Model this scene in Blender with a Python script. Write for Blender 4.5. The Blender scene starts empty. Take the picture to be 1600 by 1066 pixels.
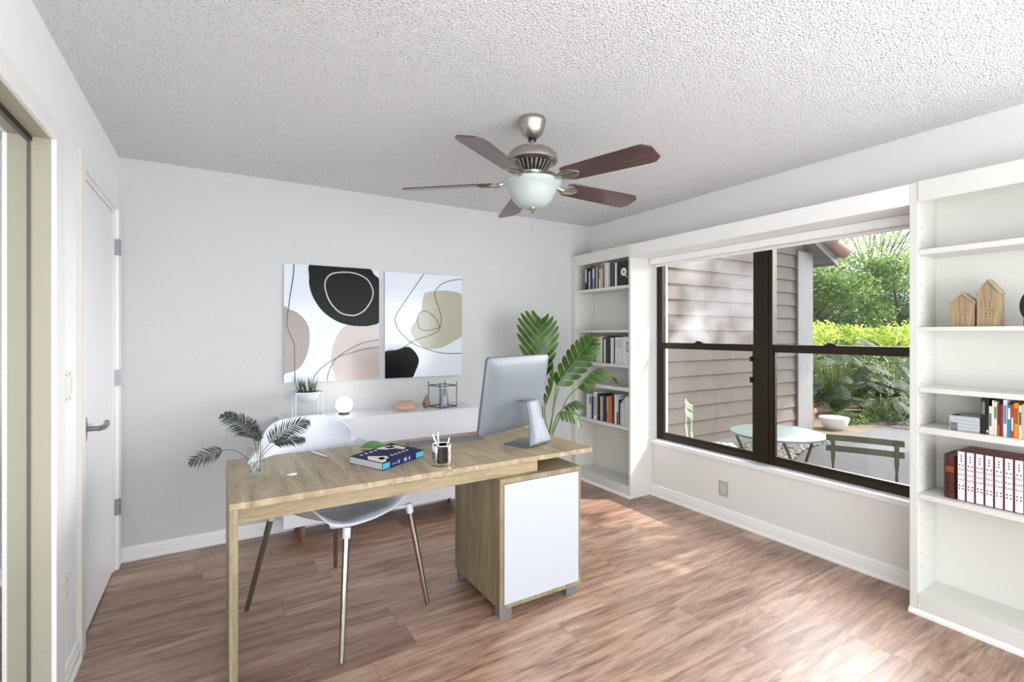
import bpy, bmesh, math, random
import numpy as np
from mathutils import Vector, Matrix
random.seed(7)
C = bpy.context.scene.collection
SC = bpy.context.scene
R = math.radians

# ---------------------------------------------------------------- camera, light, exposure
EYE = 1.374
YAW = R(31.36)
cam_d = bpy.data.cameras.new('camera')
cam = bpy.data.objects.new('camera', cam_d); C.objects.link(cam)
cam.location = (0, 0, EYE); cam.rotation_euler = (R(90), 0, -YAW)
cam_d.sensor_width = 36; cam_d.lens = 36 * 758 / 1600; cam_d.shift_y = -11 / 1600
cam_d.clip_start = .02; cam_d.clip_end = 200
SC.camera = cam
SC.view_settings.view_transform = 'Standard'; SC.view_settings.look = 'None'
SC.view_settings.gamma = 1; SC.view_settings.use_curve_mapping = False
SC.view_settings.exposure = 0.55

w = bpy.data.worlds.new('sky'); SC.world = w; w.use_nodes = True
bg = w.node_tree.nodes['Background']
bg.inputs['Color'].default_value = (.90, .95, 1, 1); bg.inputs['Strength'].default_value = .9

sun_d = bpy.data.lights.new('sun', 'SUN'); sun = bpy.data.objects.new('sun', sun_d); C.objects.link(sun)
SUN_TO = Vector((.85, -.50, 1.0)).normalized()          # direction towards the sun
sun.rotation_euler = SUN_TO.to_track_quat('Z', 'Y').to_euler(); sun.location = (8, -4, 10)
sun_d.energy = 5; sun_d.angle = R(.6); sun_d.color = (1, .96, .88)
hz_d = bpy.data.lights.new('soft_fill_sun', 'SUN'); hz = bpy.data.objects.new('soft_fill_sun', hz_d); C.objects.link(hz)   # added second sun, broad and soft, brightening the floor by the window
hz.rotation_euler = Vector((1, -.10, .66)).normalized().to_track_quat('Z', 'Y').to_euler(); hz.location = (9, -3, 9)
hz_d.energy = 13; hz_d.angle = R(75); hz_d.color = (1, .975, .97)
ar_d = bpy.data.lights.new('rear_fill', 'AREA'); ar = bpy.data.objects.new('rear_fill', ar_d); C.objects.link(ar)   # fill light added behind the camera to lift walls and ceiling
ar_d.shape = 'RECTANGLE'; ar_d.size = 3.2; ar_d.size_y = 2.0; ar_d.energy = 82; ar_d.color = (.90, .95, 1)
sd_d = bpy.data.lights.new('side_fill', 'AREA'); sd = bpy.data.objects.new('side_fill', sd_d); C.objects.link(sd)   # added fill with no known window, lifts the left and back walls
sd_d.shape = 'RECTANGLE'; sd_d.size = 1.4; sd_d.size_y = 1.3; sd_d.energy = 34; sd_d.color = (.94, .97, 1)
sd.location = (3.1, -.9, 1.35); sd.rotation_euler = Vector((1, -.55, -.05)).to_track_quat('Z', 'Y').to_euler()
ar.location = (1.35, -1.7, 1.1); ar.rotation_euler = (R(127), 0, 0)

# ---------------------------------------------------------------- helpers
def on_x(u, v, X):
    t = (u - 800) / 758; s = (522 - v) / 758
    d = (math.sin(YAW) + t * math.cos(YAW), math.cos(YAW) - t * math.sin(YAW), s)
    k = X / d[0]; return Vector((X, d[1] * k, EYE + s * k))
def at(u, v, z):
    l = (u - 800) / 758 * z
    return Vector((math.sin(YAW) * z + math.cos(YAW) * l, math.cos(YAW) * z - math.sin(YAW) * l, EYE + (522 - v) / 758 * z))

class MB:
    def __init__(s): s.v = []; s.f = []; s.m = []; s.cur = 0
    def add(s, vs, fs):
        o = len(s.v); s.v += [tuple(p) for p in vs]; s.f += [tuple(i + o for i in f) for f in fs]; s.m += [s.cur] * len(fs); return s
    def box(s, a, b):
        x0, x1 = sorted((a[0], b[0])); y0, y1 = sorted((a[1], b[1])); z0, z1 = sorted((a[2], b[2]))
        return s.add([(x0,y0,z0),(x1,y0,z0),(x1,y1,z0),(x0,y1,z0),(x0,y0,z1),(x1,y0,z1),(x1,y1,z1),(x0,y1,z1)],
              [(0,3,2,1),(4,5,6,7),(0,1,5,4),(1,2,6,5),(2,3,7,6),(3,0,4,7)])
    def prism(s, pts, d):                               # pts: 3D polygon, extruded by vector d
        n = len(pts); d = Vector(d); P = [Vector(p) for p in pts]
        return s.add(P + [p + d for p in P], [tuple(range(n))[::-1], tuple(range(n, 2*n))] + [(i, (i+1) % n, (i+1) % n + n, i + n) for i in range(n)])
    def lathe(s, prof, c=(0,0,0), seg=32, cap=True):
        c = Vector(c); vs = []; fs = []; n = len(prof)
        for i in range(seg):
            a = 2*math.pi*i/seg
            for r, z in prof: vs.append(c + Vector((r*math.cos(a), r*math.sin(a), z)))
        for i in range(seg):
            j = (i+1) % seg
            for k in range(n-1): fs.append((i*n+k, j*n+k, j*n+k+1, i*n+k+1))
        if cap:
            if prof[0][0] > 1e-4: fs.append(tuple(i*n for i in range(seg))[::-1])
            if prof[-1][0] > 1e-4: fs.append(tuple(i*n+n-1 for i in range(seg)))
        return s.add(vs, fs)
    def tube(s, pts, r, seg=8, cap=True):
        P = [Vector(p) for p in pts]; n = len(P)
        rs = r if isinstance(r, (list, tuple)) else [r]*n
        T = [((P[min(i+1,n-1)] - P[max(i-1,0)]).normalized()) for i in range(n)]
        up = Vector((0,0,1)) if abs(T[0].z) < .9 else Vector((1,0,0))
        N = (up - T[0]*up.dot(T[0])).normalized(); vs = []; fs = []
        for i in range(n):
            N = (N - T[i]*N.dot(T[i])).normalized(); B = T[i].cross(N)
            for k in range(seg):
                a = 2*math.pi*k/seg; vs.append(P[i] + (N*math.cos(a) + B*math.sin(a))*rs[i])
        for i in range(n-1):
            for k in range(seg):
                l = (k+1) % seg; fs.append((i*seg+k, i*seg+l, (i+1)*seg+l, (i+1)*seg+k))
        if cap: fs += [tuple(range(seg))[::-1], tuple(range((n-1)*seg, n*seg))]
        return s.add(vs, fs)
    def sphere(s, c, r, seg=24, rings=12, sc=(1,1,1)):
        prof = [(max(1e-5, r*math.sin(math.pi*i/rings)), -r*math.cos(math.pi*i/rings)) for i in range(rings+1)]
        o = len(s.v); s.lathe(prof, (0,0,0), seg, False)
        for i in range(o, len(s.v)):
            p = s.v[i]; s.v[i] = (p[0]*sc[0]+c[0], p[1]*sc[1]+c[1], p[2]*sc[2]+c[2])
        return s

def mesh(name, mb, mats, parent=None, world=True, loc=None, smooth=False, bevel=0, solid=0, subd=0, wn=True):
    me = bpy.data.meshes.new(name)
    vs = mb.v
    off = Vector((0,0,0))
    if world and parent is not None:
        p = parent
        while p is not None: off += p.location; p = p.parent
    if loc is not None: off = off + Vector(loc)
    vs = [(a-off.x, b-off.y, c-off.z) for a, b, c in vs] if (world and off.length > 0) or loc is not None else vs
    me.from_pydata(vs, [], mb.f)
    mats = mats if isinstance(mats, (list, tuple)) else [mats]
    for m in mats: me.materials.append(m)
    if len(mats) > 1: me.polygons.foreach_set('material_index', mb.m)
    me.validate(); me.update()
    bm = bmesh.new(); bm.from_mesh(me); bmesh.ops.recalc_face_normals(bm, faces=bm.faces[:]); bm.to_mesh(me); bm.free()
    o = bpy.data.objects.new(name, me); C.objects.link(o)
    if parent is not None: o.parent = parent
    if loc is not None: o.location = loc
    if smooth:
        me.polygons.foreach_set('use_smooth', [True]*len(me.polygons))
        me.set_sharp_from_angle(angle=R(40))
    if solid:
        m = o.modifiers.new('solid', 'SOLIDIFY'); m.thickness = solid; m.offset = 0
    if bevel:
        m = o.modifiers.new('bevel', 'BEVEL'); m.width = bevel; m.segments = 2; m.limit_method = 'ANGLE'; m.angle_limit = R(50)
    if subd:
        m = o.modifiers.new('sub', 'SUBSURF'); m.levels = subd; m.render_levels = subd
    return o
def tag(o, label=None, cat=None, group=None, kind=None):
    for k, v in (('label', label), ('category', cat), ('group', group), ('kind', kind)):
        if v: o[k] = v
    return o
def thing(name, label, cat, loc=(0,0,0), rotz=0, group=None, kind=None):
    o = bpy.data.objects.new(name, None); C.objects.link(o); o.empty_display_size = .05
    o.location = loc; o.rotation_euler = (0,0,rotz)
    return tag(o, label, cat, group, kind)
def struct(name, mb, m, label=None, **k):
    return tag(mesh(name, mb, m, **k), label, None, None, 'structure')
def B(a, b): return MB().box(a, b)
def smooth_path(pts, n=8, closed=False):
    P = [Vector(p) for p in pts]; out = []; N = len(P)
    rng = range(N) if closed else range(N-1)
    for i in rng:
        if closed: p0, p1, p2, p3 = P[i-1], P[i], P[(i+1)%N], P[(i+2)%N]
        else: p0, p1, p2, p3 = P[max(i-1,0)], P[i], P[i+1], P[min(i+2,N-1)]
        for k in range(n):
            t = k/n
            out.append(.5*((2*p1)+(p2-p0)*t+(2*p0-5*p1+4*p2-p3)*t*t+(3*p1-p0-3*p2+p3)*t**3))
    if not closed: out.append(P[-1])
    return out

# ---------------------------------------------------------------- materials
def srgb(r, g, b):
    f = lambda c: (c/255/12.92) if c/255 <= .04045 else ((c/255+.055)/1.055)**2.4
    return (f(r), f(g), f(b), 1)
def mat(name, col, rough=.5, metal=0, spec=.5, bump=0, bscale=200, var=0, vscale=8, trans=0, emit=0, coat=0):
    m = bpy.data.materials.new(name); m.use_nodes = True; nt = m.node_tree; p = nt.nodes['Principled BSDF']
    c = srgb(*col); p.inputs['Base Color'].default_value = c
    p.inputs['Roughness'].default_value = rough; p.inputs['Metallic'].default_value = metal
    p.inputs['Specular IOR Level'].default_value = spec; p.inputs['Coat Weight'].default_value = coat
    if emit: p.inputs['Emission Color'].default_value = c; p.inputs['Emission Strength'].default_value = emit
    tc = nt.nodes.new('ShaderNodeTexCoord')
    if var:
        n = nt.nodes.new('ShaderNodeTexNoise'); n.inputs['Scale'].default_value = vscale; n.inputs['Detail'].default_value = 4
        nt.links.new(tc.outputs['Object'], n.inputs['Vector'])
        mx = nt.nodes.new('ShaderNodeMix'); mx.data_type = 'RGBA'
        mx.inputs[6].default_value = tuple(x*(1-var) for x in c[:3])+(1,); mx.inputs[7].default_value = tuple(min(1,x*(1+var)) for x in c[:3])+(1,)
        nt.links.new(n.outputs['Fac'], mx.inputs[0]); nt.links.new(mx.outputs[2], p.inputs['Base Color'])
    if bump:
        n = nt.nodes.new('ShaderNodeTexNoise'); n.inputs['Scale'].default_value = bscale; n.inputs['Detail'].default_value = 3
        nt.links.new(tc.outputs['Object'], n.inputs['Vector'])
        b = nt.nodes.new('ShaderNodeBump'); b.inputs['Strength'].default_value = bump; b.inputs['Distance'].default_value = .01
        nt.links.new(n.outputs['Fac'], b.inputs['Height']); nt.links.new(b.outputs['Normal'], p.inputs['Normal'])
    return m
class NT:                                               # tiny node helper
    def __init__(s, m): s.t = m.node_tree; s.p = s.t.nodes['Principled BSDF']
    def n(s, kind, **kw):
        x = s.t.nodes.new('ShaderNode'+kind)
        for k, v in kw.items(): setattr(x, k, v)
        return x
    def l(s, a, b): s.t.links.new(a, b)
    def math(s, op, a, b=None):
        x = s.n('Math', operation=op)
        for i, q in enumerate((a, b)):
            if q is None: continue
            if isinstance(q, (int, float)): x.inputs[i].default_value = q
            else: s.l(q, x.inputs[i])
        return x.outputs[0]
    def ramp(s, fac, stops):
        x = s.n('ValToRGB'); e = x.color_ramp.elements
        while len(e) < len(stops): e.new(.5)
        for i, (p, c) in enumerate(stops): e[i].position = p; e[i].color = srgb(*c)
        s.l(fac, x.inputs[0]); return x.outputs[0]
    def mix(s, f, a, b, mode='MIX'):
        x = s.n('Mix', data_type='RGBA', blend_type=mode)
        for i, q in ((0, f), (6, a), (7, b)):
            if isinstance(q, (int, float)): x.inputs[i].default_value = q
            elif isinstance(q, tuple): x.inputs[i].default_value = q
            else: s.l(q, x.inputs[i])
        return x.outputs[2]

def wood(name, cols, stretch=(1, 12, 12), scale=2.2, rough=.45, detail=.5):
    m = mat(name, (120,100,80), rough); N = NT(m)
    tc = N.n('TexCoord'); mp = N.n('Mapping'); mp.inputs['Scale'].default_value = stretch
    N.l(tc.outputs['Object'], mp.inputs[0])
    a = N.n('TexNoise'); a.inputs['Scale'].default_value = scale; a.inputs['Detail'].default_value = 6; a.inputs['Roughness'].default_value = .62; a.inputs['Distortion'].default_value = .8
    b = N.n('TexNoise'); b.inputs['Scale'].default_value = scale*9; b.inputs['Detail'].default_value = 3
    N.l(mp.outputs[0], a.inputs[0]); N.l(mp.outputs[0], b.inputs[0])
    f = N.math('ADD', N.math('MULTIPLY', a.outputs['Fac'], 1-detail*.5), N.math('MULTIPLY', b.outputs['Fac'], detail*.5))
    N.l(N.ramp(f, [(.30, cols[0]), (.5, cols[1]), (.68, cols[2])]), N.p.inputs['Base Color'])
    bp = N.n('Bump'); bp.inputs['Strength'].default_value = .15; bp.inputs['Distance'].default_value = .003
    N.l(b.outputs['Fac'], bp.inputs['Height']); N.l(bp.outputs[0], N.p.inputs['Normal'])
    return m

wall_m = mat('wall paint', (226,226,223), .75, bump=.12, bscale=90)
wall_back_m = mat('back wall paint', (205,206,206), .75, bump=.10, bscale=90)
white_m = mat('white paint', (238,238,236), .42)
trim_m = mat('trim paint', (240,240,238), .38)
strip_m = mat('pale greige edge', (206,204,192), .5)
beige_m = mat('beige jamb paint', (174,167,150), .5)
shelf_m = mat('shelf paint', (218,218,212), .4, bump=.04, bscale=60)
door_m = mat('door paint', (240,241,244), .4)
steel_m = mat('steel hardware', (150,152,156), .35, 1)
nickel_m = mat('brushed nickel', (178,172,164), .3, 1)
chrome_m = mat('chrome', (165,163,160), .08, 1)
bronze_m = mat('dark bronze frame', (42,34,22), .35, .4)
black_m = mat('black', (14,14,15), .45)
blackgloss_m = mat('black glossy', (10,10,12), .12)
lacq_m = mat('white lacquer', (222,225,231), .3)
plast_m = mat('white shell plastic', (210,216,226), .35)
alu_m = mat('anodised aluminium', (118,124,131), .5, .3)
bamboo_m = mat('pinkish wood', (204,170,146), .5, var=.1, vscale=30)
walnut_m = mat('driftwood', (142,120,98), .6, var=.1, vscale=30)

# popcorn ceiling
ceil_m = mat('popcorn ceiling', (242,242,242), .9); N = NT(ceil_m)
tc = N.n('TexCoord')
n1 = N.n('TexNoise'); n1.inputs['Scale'].default_value = 125; n1.inputs['Detail'].default_value = 3; n1.inputs['Roughness'].default_value = .6
n2 = N.n('TexVoronoi'); n2.inputs['Scale'].default_value = 120
N.l(tc.outputs['Object'], n1.inputs[0]); N.l(tc.outputs['Object'], n2.inputs[0])
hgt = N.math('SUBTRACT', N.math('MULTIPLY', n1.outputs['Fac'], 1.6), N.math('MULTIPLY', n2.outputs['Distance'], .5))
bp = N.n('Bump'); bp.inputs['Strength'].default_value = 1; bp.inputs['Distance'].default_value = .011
N.l(N.ramp(hgt, [(.18,(208,210,213)),(.42,(244,245,246)),(1,(248,248,248))]), N.p.inputs['Base Color'])  # shade of the pits painted in: colour darkens where the bump is low
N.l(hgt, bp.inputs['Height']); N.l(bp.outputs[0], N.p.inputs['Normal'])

# plank floor
floor_m = mat('oak plank floor', (150,115,95), .42, spec=.6, coat=.5); N = NT(floor_m)
tc = N.n('TexCoord'); sp = N.n('SeparateXYZ'); N.l(tc.outputs['Object'], sp.inputs[0])
PW, PL = .185, 1.25
ry = N.math('DIVIDE', sp.outputs[1], PW); row = N.math('FLOOR', ry)
wn = N.n('TexWhiteNoise', noise_dimensions='1D'); N.l(row, wn.inputs['W'])
rx = N.math('ADD', N.math('DIVIDE', sp.outputs[0], PL), N.math('MULTIPLY', wn.outputs['Value'], 3.7)); col = N.math('FLOOR', rx)
cb = N.n('CombineXYZ'); N.l(row, cb.inputs[0]); N.l(col, cb.inputs[1])
wn2 = N.n('TexWhiteNoise', noise_dimensions='3D'); N.l(cb.outputs[0], wn2.inputs['Vector'])
rnd = wn2.outputs['Value']
fy_ = N.math('FRACT', ry); fx_ = N.math('FRACT', rx)
seamy = N.math('GREATER_THAN', N.math('ABSOLUTE', N.math('SUBTRACT', fy_, .5)), .5-.006)
seamx = N.math('GREATER_THAN', N.math('ABSOLUTE', N.math('SUBTRACT', fx_, .5)), .5-.0010)
seam = N.math('MAXIMUM', seamy, seamx)
gv = N.n('CombineXYZ')
N.l(N.math('ADD', N.math('MULTIPLY', sp.outputs[0], 1.5), N.math('MULTIPLY', rnd, 37)), gv.inputs[0])
N.l(N.math('ADD', N.math('MULTIPLY', sp.outputs[1], 14.0), N.math('MULTIPLY', rnd, 11)), gv.inputs[1])
N.l(N.math('MULTIPLY', rnd, 5), gv.inputs[2])
g1 = N.n('TexNoise'); g1.inputs['Scale'].default_value = 1.0; g1.inputs['Detail'].default_value = 7; g1.inputs['Roughness'].default_value = .65; g1.inputs['Distortion'].default_value = 1.2
g2 = N.n('TexNoise'); g2.inputs['Scale'].default_value = 7; g2.inputs['Detail'].default_value = 4
N.l(gv.outputs[0], g1.inputs[0]); N.l(gv.outputs[0], g2.inputs[0])
gr = N.math('ADD', N.math('MULTIPLY', g1.outputs['Fac'], .74), N.math('MULTIPLY', g2.outputs['Fac'], .26))
c1 = N.ramp(gr, [(.29, (82,56,46)), (.40, (134,100,83)), (.52, (176,143,123)), (.72, (214,188,168))])
c2 = N.ramp(rnd, [(0, (205,195,190)), (.5, (240,236,232)), (1, (255,255,255))])
c3 = N.mix(1.0, c1, c2, 'MULTIPLY')
c4 = N.mix(N.math('MULTIPLY', seam, .55), c3, srgb(60,40,30))
N.l(c4, N.p.inputs['Base Color'])
bp = N.n('Bump'); bp.inputs['Strength'].default_value = .12; bp.inputs['Distance'].default_value = .002
N.l(gr, bp.inputs['Height']); N.l(bp.outputs[0], N.p.inputs['Normal'])
rr = N.n('MapRange'); rr.inputs['To Min'].default_value = .48; rr.inputs['To Max'].default_value = .32
N.l(gr, rr.inputs[0]); N.l(rr.outputs[0], N.p.inputs['Roughness']); N.p.inputs['Coat Roughness'].default_value = .42

# clear glass that lets light straight through, with a surface reflection
def glass(name, tint=(1,1,1,1), ior=1.45, rough=0.0, haze=None):
    m = bpy.data.materials.new(name); m.use_nodes = True; t = m.node_tree; t.nodes.clear()
    o = t.nodes.new('ShaderNodeOutputMaterial'); mx = t.nodes.new('ShaderNodeMixShader'); tr = t.nodes.new('ShaderNodeBsdfTransparent')
    gl = t.nodes.new('ShaderNodeBsdfGlossy'); lw = t.nodes.new('ShaderNodeLayerWeight'); lw.inputs[0].default_value = .5
    pw = t.nodes.new('ShaderNodeMath'); pw.operation = 'POWER'; pw.inputs[1].default_value = 3.5; sc_ = t.nodes.new('ShaderNodeMath'); sc_.operation = 'MULTIPLY_ADD'
    sc_.inputs[1].default_value = .45; sc_.inputs[2].default_value = .02*ior
    t.links.new(lw.outputs['Facing'], pw.inputs[0]); t.links.new(pw.outputs[0], sc_.inputs[0])
    tr.inputs[0].default_value = tint; gl.inputs['Roughness'].default_value = rough
    t.links.new(sc_.outputs[0], mx.inputs[0]); t.links.new(tr.outputs[0], mx.inputs[1]); t.links.new(gl.outputs[0], mx.inputs[2])
    out = mx.outputs[0]
    if haze:                                            # thin film of dust on the pane
        df = t.nodes.new('ShaderNodeBsdfTranslucent'); df.inputs[0].default_value = (.8,.82,.88,1)
        m2 = t.nodes.new('ShaderNodeMixShader'); tc = t.nodes.new('ShaderNodeTexCoord'); nz = t.nodes.new('ShaderNodeTexNoise'); nz.inputs['Scale'].default_value = 3
        mr = t.nodes.new('ShaderNodeMapRange'); mr.inputs['From Min'].default_value = .35; mr.inputs['From Max'].default_value = .75; mr.inputs['To Max'].default_value = haze
        t.links.new(tc.outputs['Object'], nz.inputs[0]); t.links.new(nz.outputs['Fac'], mr.inputs[0]); t.links.new(mr.outputs[0], m2.inputs[0])
        t.links.new(out, m2.inputs[1]); t.links.new(df.outputs[0], m2.inputs[2]); out = m2.outputs[0]
    t.links.new(out, o.inputs[0]); return m
pane_m = glass('window glass'); dusty_m = glass('dusty window glass', haze=.14)
vase_m = glass('clear vase glass', (.97,.985,.98,1), 1.35)

def leaf_mat(name, c0, c1, trans=.35, scale=3, rough=.5):
    m = bpy.data.materials.new(name); m.use_nodes = True; t = m.node_tree; p = t.nodes['Principled BSDF']; o = t.nodes['Material Output']
    tc = t.nodes.new('ShaderNodeTexCoord'); n = t.nodes.new('ShaderNodeTexNoise'); n.inputs['Scale'].default_value = scale; n.inputs['Detail'].default_value = 5
    r = t.nodes.new('ShaderNodeValToRGB'); e = r.color_ramp.elements; e[0].position = .35; e[1].position = .65; e[0].color = srgb(*c0); e[1].color = srgb(*c1)
    t.links.new(tc.outputs['Object'], n.inputs[0]); t.links.new(n.outputs['Fac'], r.inputs[0]); t.links.new(r.outputs[0], p.inputs['Base Color'])
    p.inputs['Roughness'].default_value = rough
    tl = t.nodes.new('ShaderNodeBsdfTranslucent'); mx = t.nodes.new('ShaderNodeMixShader'); mx.inputs[0].default_value = trans
    t.links.new(r.outputs[0], tl.inputs[0]); t.links.new(p.outputs[0], mx.inputs[1]); t.links.new(tl.outputs[0], mx.inputs[2]); t.links.new(mx.outputs[0], o.inputs[0])
    return m

# ================================================================ THE ROOM
XL, YB, XR, XF, H = -.503, 3.72, 3.19, 2.94, 2.44
REAR = -1.6
struct('floor', B((-.70, REAR, -.1), (3.39, YB, 0)), floor_m)
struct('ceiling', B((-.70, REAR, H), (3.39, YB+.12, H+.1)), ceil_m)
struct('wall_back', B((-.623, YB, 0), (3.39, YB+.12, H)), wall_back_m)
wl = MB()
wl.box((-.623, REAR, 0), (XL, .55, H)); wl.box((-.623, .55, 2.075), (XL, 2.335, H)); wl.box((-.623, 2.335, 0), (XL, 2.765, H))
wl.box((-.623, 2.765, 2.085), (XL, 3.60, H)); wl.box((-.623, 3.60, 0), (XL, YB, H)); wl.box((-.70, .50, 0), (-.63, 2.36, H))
struct('wall_left', wl, mat('white wall paint', (246,248,250), .6, bump=.08, bscale=90))  # lighter copy of the wall paint: this wall's stronger light put into colour
wr = MB()
wr.box((XR, REAR, 0), (XR+.2, 1.03, H)); wr.box((XR, 2.93, 0), (XR+.2, YB, H))
wr.box((XR, 1.03, 0), (XR+.2, 2.93, .44)); wr.box((XR, 1.03, 2.05), (XR+.2, 2.93, H))
struct('wall_right', wr, wall_m)

# baseboards
def baseboard(name, a, b, n, h=.085, t=.014):
    a, b, n = Vector(a), Vector(b), Vector(n); m = MB()
    prof = [(0,0), (t+.008,0), (t+.008,.012), (t,.02), (t,h*.62), (t*.72,h*.68), (t*.72,h*.82), (t*.45,h*.95), (0,h)]
    m.prism([a + n*p + Vector((0,0,q)) for p, q in prof], b - a)
    return struct(name, m, trim_m)
baseboard('baseboard_back', (XL+.0, YB, 0), (2.93, YB, 0), (0,-1,0), .085)
baseboard('baseboard_left', (XL, 2.445, 0), (XL, 2.69, 0), (1,0,0), .085)
baseboard('baseboard_right', (XR, 1.032, 0), (XR, 2.928, 0), (-1,0,0), .095)

# closet opening: casing, beige jamb, track, mirrored sliding door
c = MB(); c.box((XL, 2.325, 0), (XL+.016, 2.44, 2.135)); c.box((XL, REAR+1, 2.065), (XL+.016, 2.325, 2.135)); 
struct('trim_1', c, trim_m, 'white casing around the mirrored closet opening', bevel=.003)
j = MB(); j.box((-.62, 2.317, 0), (XL+.001, 2.335, 2.075)); j.box((-.62, .55, 2.063), (XL+.001, 2.317, 2.075)); j.box((-.62, .55, 0), (XL+.001, .565, 2.063))
struct('trim_2', j, beige_m, 'beige jamb inside the closet opening')
d = thing('door_2', 'sliding mirrored closet door at the left edge', None, (-.56, 1.45, 0), kind='structure')
mir_m = mat('mirror', (232,236,234), .01, 1)
mesh('mirror', B((-.563, .57, .035), (-.557, 2.312, 2.042)), mir_m, d)
f = MB(); f.box((-.568, 2.3125, .01), (-.552, 2.3165, 2.048)); f.box((-.568, .57, 2.042), (-.552, 2.3125, 2.048)); f.box((-.568, .57, .01), (-.552, 2.3125, .035))
mesh('mirror_frame', f, mat('dark mirror edge', (96,98,92), .5), d)
mesh('door_track', B((-.60, .57, 2.0482), (-.548, 2.316, 2.0625)), black_m, d)

# hinged door
d = thing('door_1', 'white flush door closed in the left wall', None, (XL, 3.18, 0), kind='structure')
mesh('door_panel', B((-.545, 2.79, .012), (XL-.004, 3.575, 2.070)), door_m, d, bevel=.002)
fr = MB(); fr.box((-.60, 2.765, 0), (XL, 2.786, 2.085)); fr.box((-.60, 3.579, 0), (XL, 3.60, 2.085)); fr.box((-.60, 2.786, 2.074), (XL, 3.579, 2.085))
mesh('door_frame', fr, trim_m, d)
cs = MB(); cs.box((XL, 2.700, 0), (XL+.018, 2.772, 2.16)); cs.box((XL, 3.60, 0), (XL+.018, 3.70, 2.16)); cs.box((XL, 2.772, 2.095), (XL+.018, 3.60, 2.16))
mesh('door_casing', cs, trim_m, d, bevel=.003)
mesh('edge_strip', B((XL+.0005, 2.692, 0), (XL+.0195, 2.6995, 2.155)), strip_m, d)['label'] = 'greige edge strip'
mesh('door_stop', B((-.60, 2.787, .002), (-.55, 3.578, .010)), black_m, d)
for z in (.37, 1.12, 1.877):
    hb = MB(); hb.box((XL-.003, 3.582, z-.045), (XL+.021, 3.612, z+.045)); hb.tube([(XL+.022, 3.597, z-.047), (XL+.022, 3.597, z+.047)], .007, 10)
    hg = mesh('hinge', hb, steel_m, d)
hd = MB(); hd.prism([(XL-.004, 2.862+.021*math.cos(a), .945+.055*math.sin(a)) for a in [i*math.pi/12 for i in range(24)]], (.008,0,0))
hd.tube([(XL, 2.862, .945), (XL+.05, 2.862, .945)], .011, 12)
hd.tube(smooth_path([(XL+.048, 2.855, .945), (XL+.058, 2.89, .945), (XL+.058, 2.96, .944), (XL+.052, 3.015, .948)]), .0125, 10)
hh = mesh('door_handle', hd, steel_m, d, smooth=True)

# switch plate, low outlet
s = thing('switch_plate', 'white multi-gang light switch plate between closet and door', 'light switch', (XL, 2.51, 1.11))
mesh('plate', B((XL, 2.432, 1.108), (XL+.006, 2.592, 1.226)), white_m, s, bevel=.002)
tg_m = mat('ivory switch', (226,226,218), .4)
for k, y in enumerate((2.465, 2.505)): mesh('toggle', MB().prism([(XL+.006, y-.006, 1.152), (XL+.006, y-.006, 1.182), (XL+.020, y-.006, 1.178), (XL+.018, y-.006, 1.170)], (0,.012,0)), tg_m, s)
mesh('rocker', B((XL+.006, 2.535, 1.135), (XL+.011, 2.573, 1.199)), tg_m, s, bevel=.001)
for y in (2.465, 2.505, 2.554):
    for z in (1.120, 1.214): mesh('screw', MB().tube([(XL+.006,y,z),(XL+.0075,y,z)], .0035, 8), steel_m, s)
s = thing('wall_outlet', 'white electrical outlet low on the left wall', 'outlet', (XL, 2.55, .33))
mesh('plate', B((XL, 2.475, .335), (XL+.006, 2.545, .45)), white_m, s, bevel=.002)
for z in (.365, .42): mesh('socket', B((XL+.006, 2.492, z-.012), (XL+.0072, 2.527, z+.012)), tg_m, s)
grey_plate = mat('grey outlet plate', (178,176,168), .45)
s = thing('wall_outlet', 'grey electrical outlet plate on the wall under the window', 'outlet', (XR, 2.238, .18))
mesh('plate', B((XR-.007, 2.2, .18), (XR, 2.275, .29)), grey_plate, s, bevel=.002)
mesh('socket_face', B((XR-.010, 2.215, .2), (XR-.007, 2.26, .27)), mat('grey socket', (196,194,186), .45), s, bevel=.001)

# ---------------------------------------------------------------- the window
win = thing('window_1', 'wide dark bronze window of two hung sashes', None, (3.27, 1.98, .474), kind='structure')
FX0, FX1 = 3.25, 3.30
fr = MB(); fr.box((FX0,1.03,.474),(FX1,2.93,.522)); fr.box((FX0,1.03,1.985),(FX1,2.93,2.05)); fr.box((FX0,2.872,.522),(FX1,2.93,1.985)); fr.box((FX0,1.03,.522),(FX1,1.085,1.985))
mesh('window_frame', fr, bronze_m, win, bevel=.003)
mesh('mullion', MB().box((FX0-.006,1.905,.476),(FX1-.002,2.044,1.984)).box((FX0-.016,1.935,.478),(FX0-.006,2.015,1.98)), bronze_m, win, bevel=.003)
for y0, y1, zb, zt, dust in ((2.044, 2.872, 1.250, 1.300, True), (1.085, 1.905, 1.248, 1.302, False)):
    mesh('meeting_rail', B((FX0+.004, y0, zb), (FX1-.012, y1, zt)), bronze_m, win, bevel=.003)
    lo = MB(); lo.box((FX0+.006,y0,.522),(FX1-.02,y1,.536)); lo.box((FX0+.006,y0,.536),(FX1-.02,y0+.012,zb)); lo.box((FX0+.006,y1-.012,.536),(FX1-.02,y1,zb))
    mesh('lower_sash', lo, bronze_m, win)
    mesh('lower_pane', B((3.266, y0+.012, .536), (3.270, y1-.012, zb)), pane_m, win)
    mesh('upper_pane', B((3.276, y0, zt), (3.280, y1, 1.985)), dusty_m if dust else pane_m, win)
    ym = (y0+y1)/2 + .05
    mesh('sash_lock', MB().box((FX0+.002, ym-.035, zt), (FX0+.02, ym+.035, zt+.008)).tube([(FX0+.01,ym-.02,zt+.008),(FX0+.01,ym+.02,zt+.014)], .006, 8), bronze_m, win)
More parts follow.
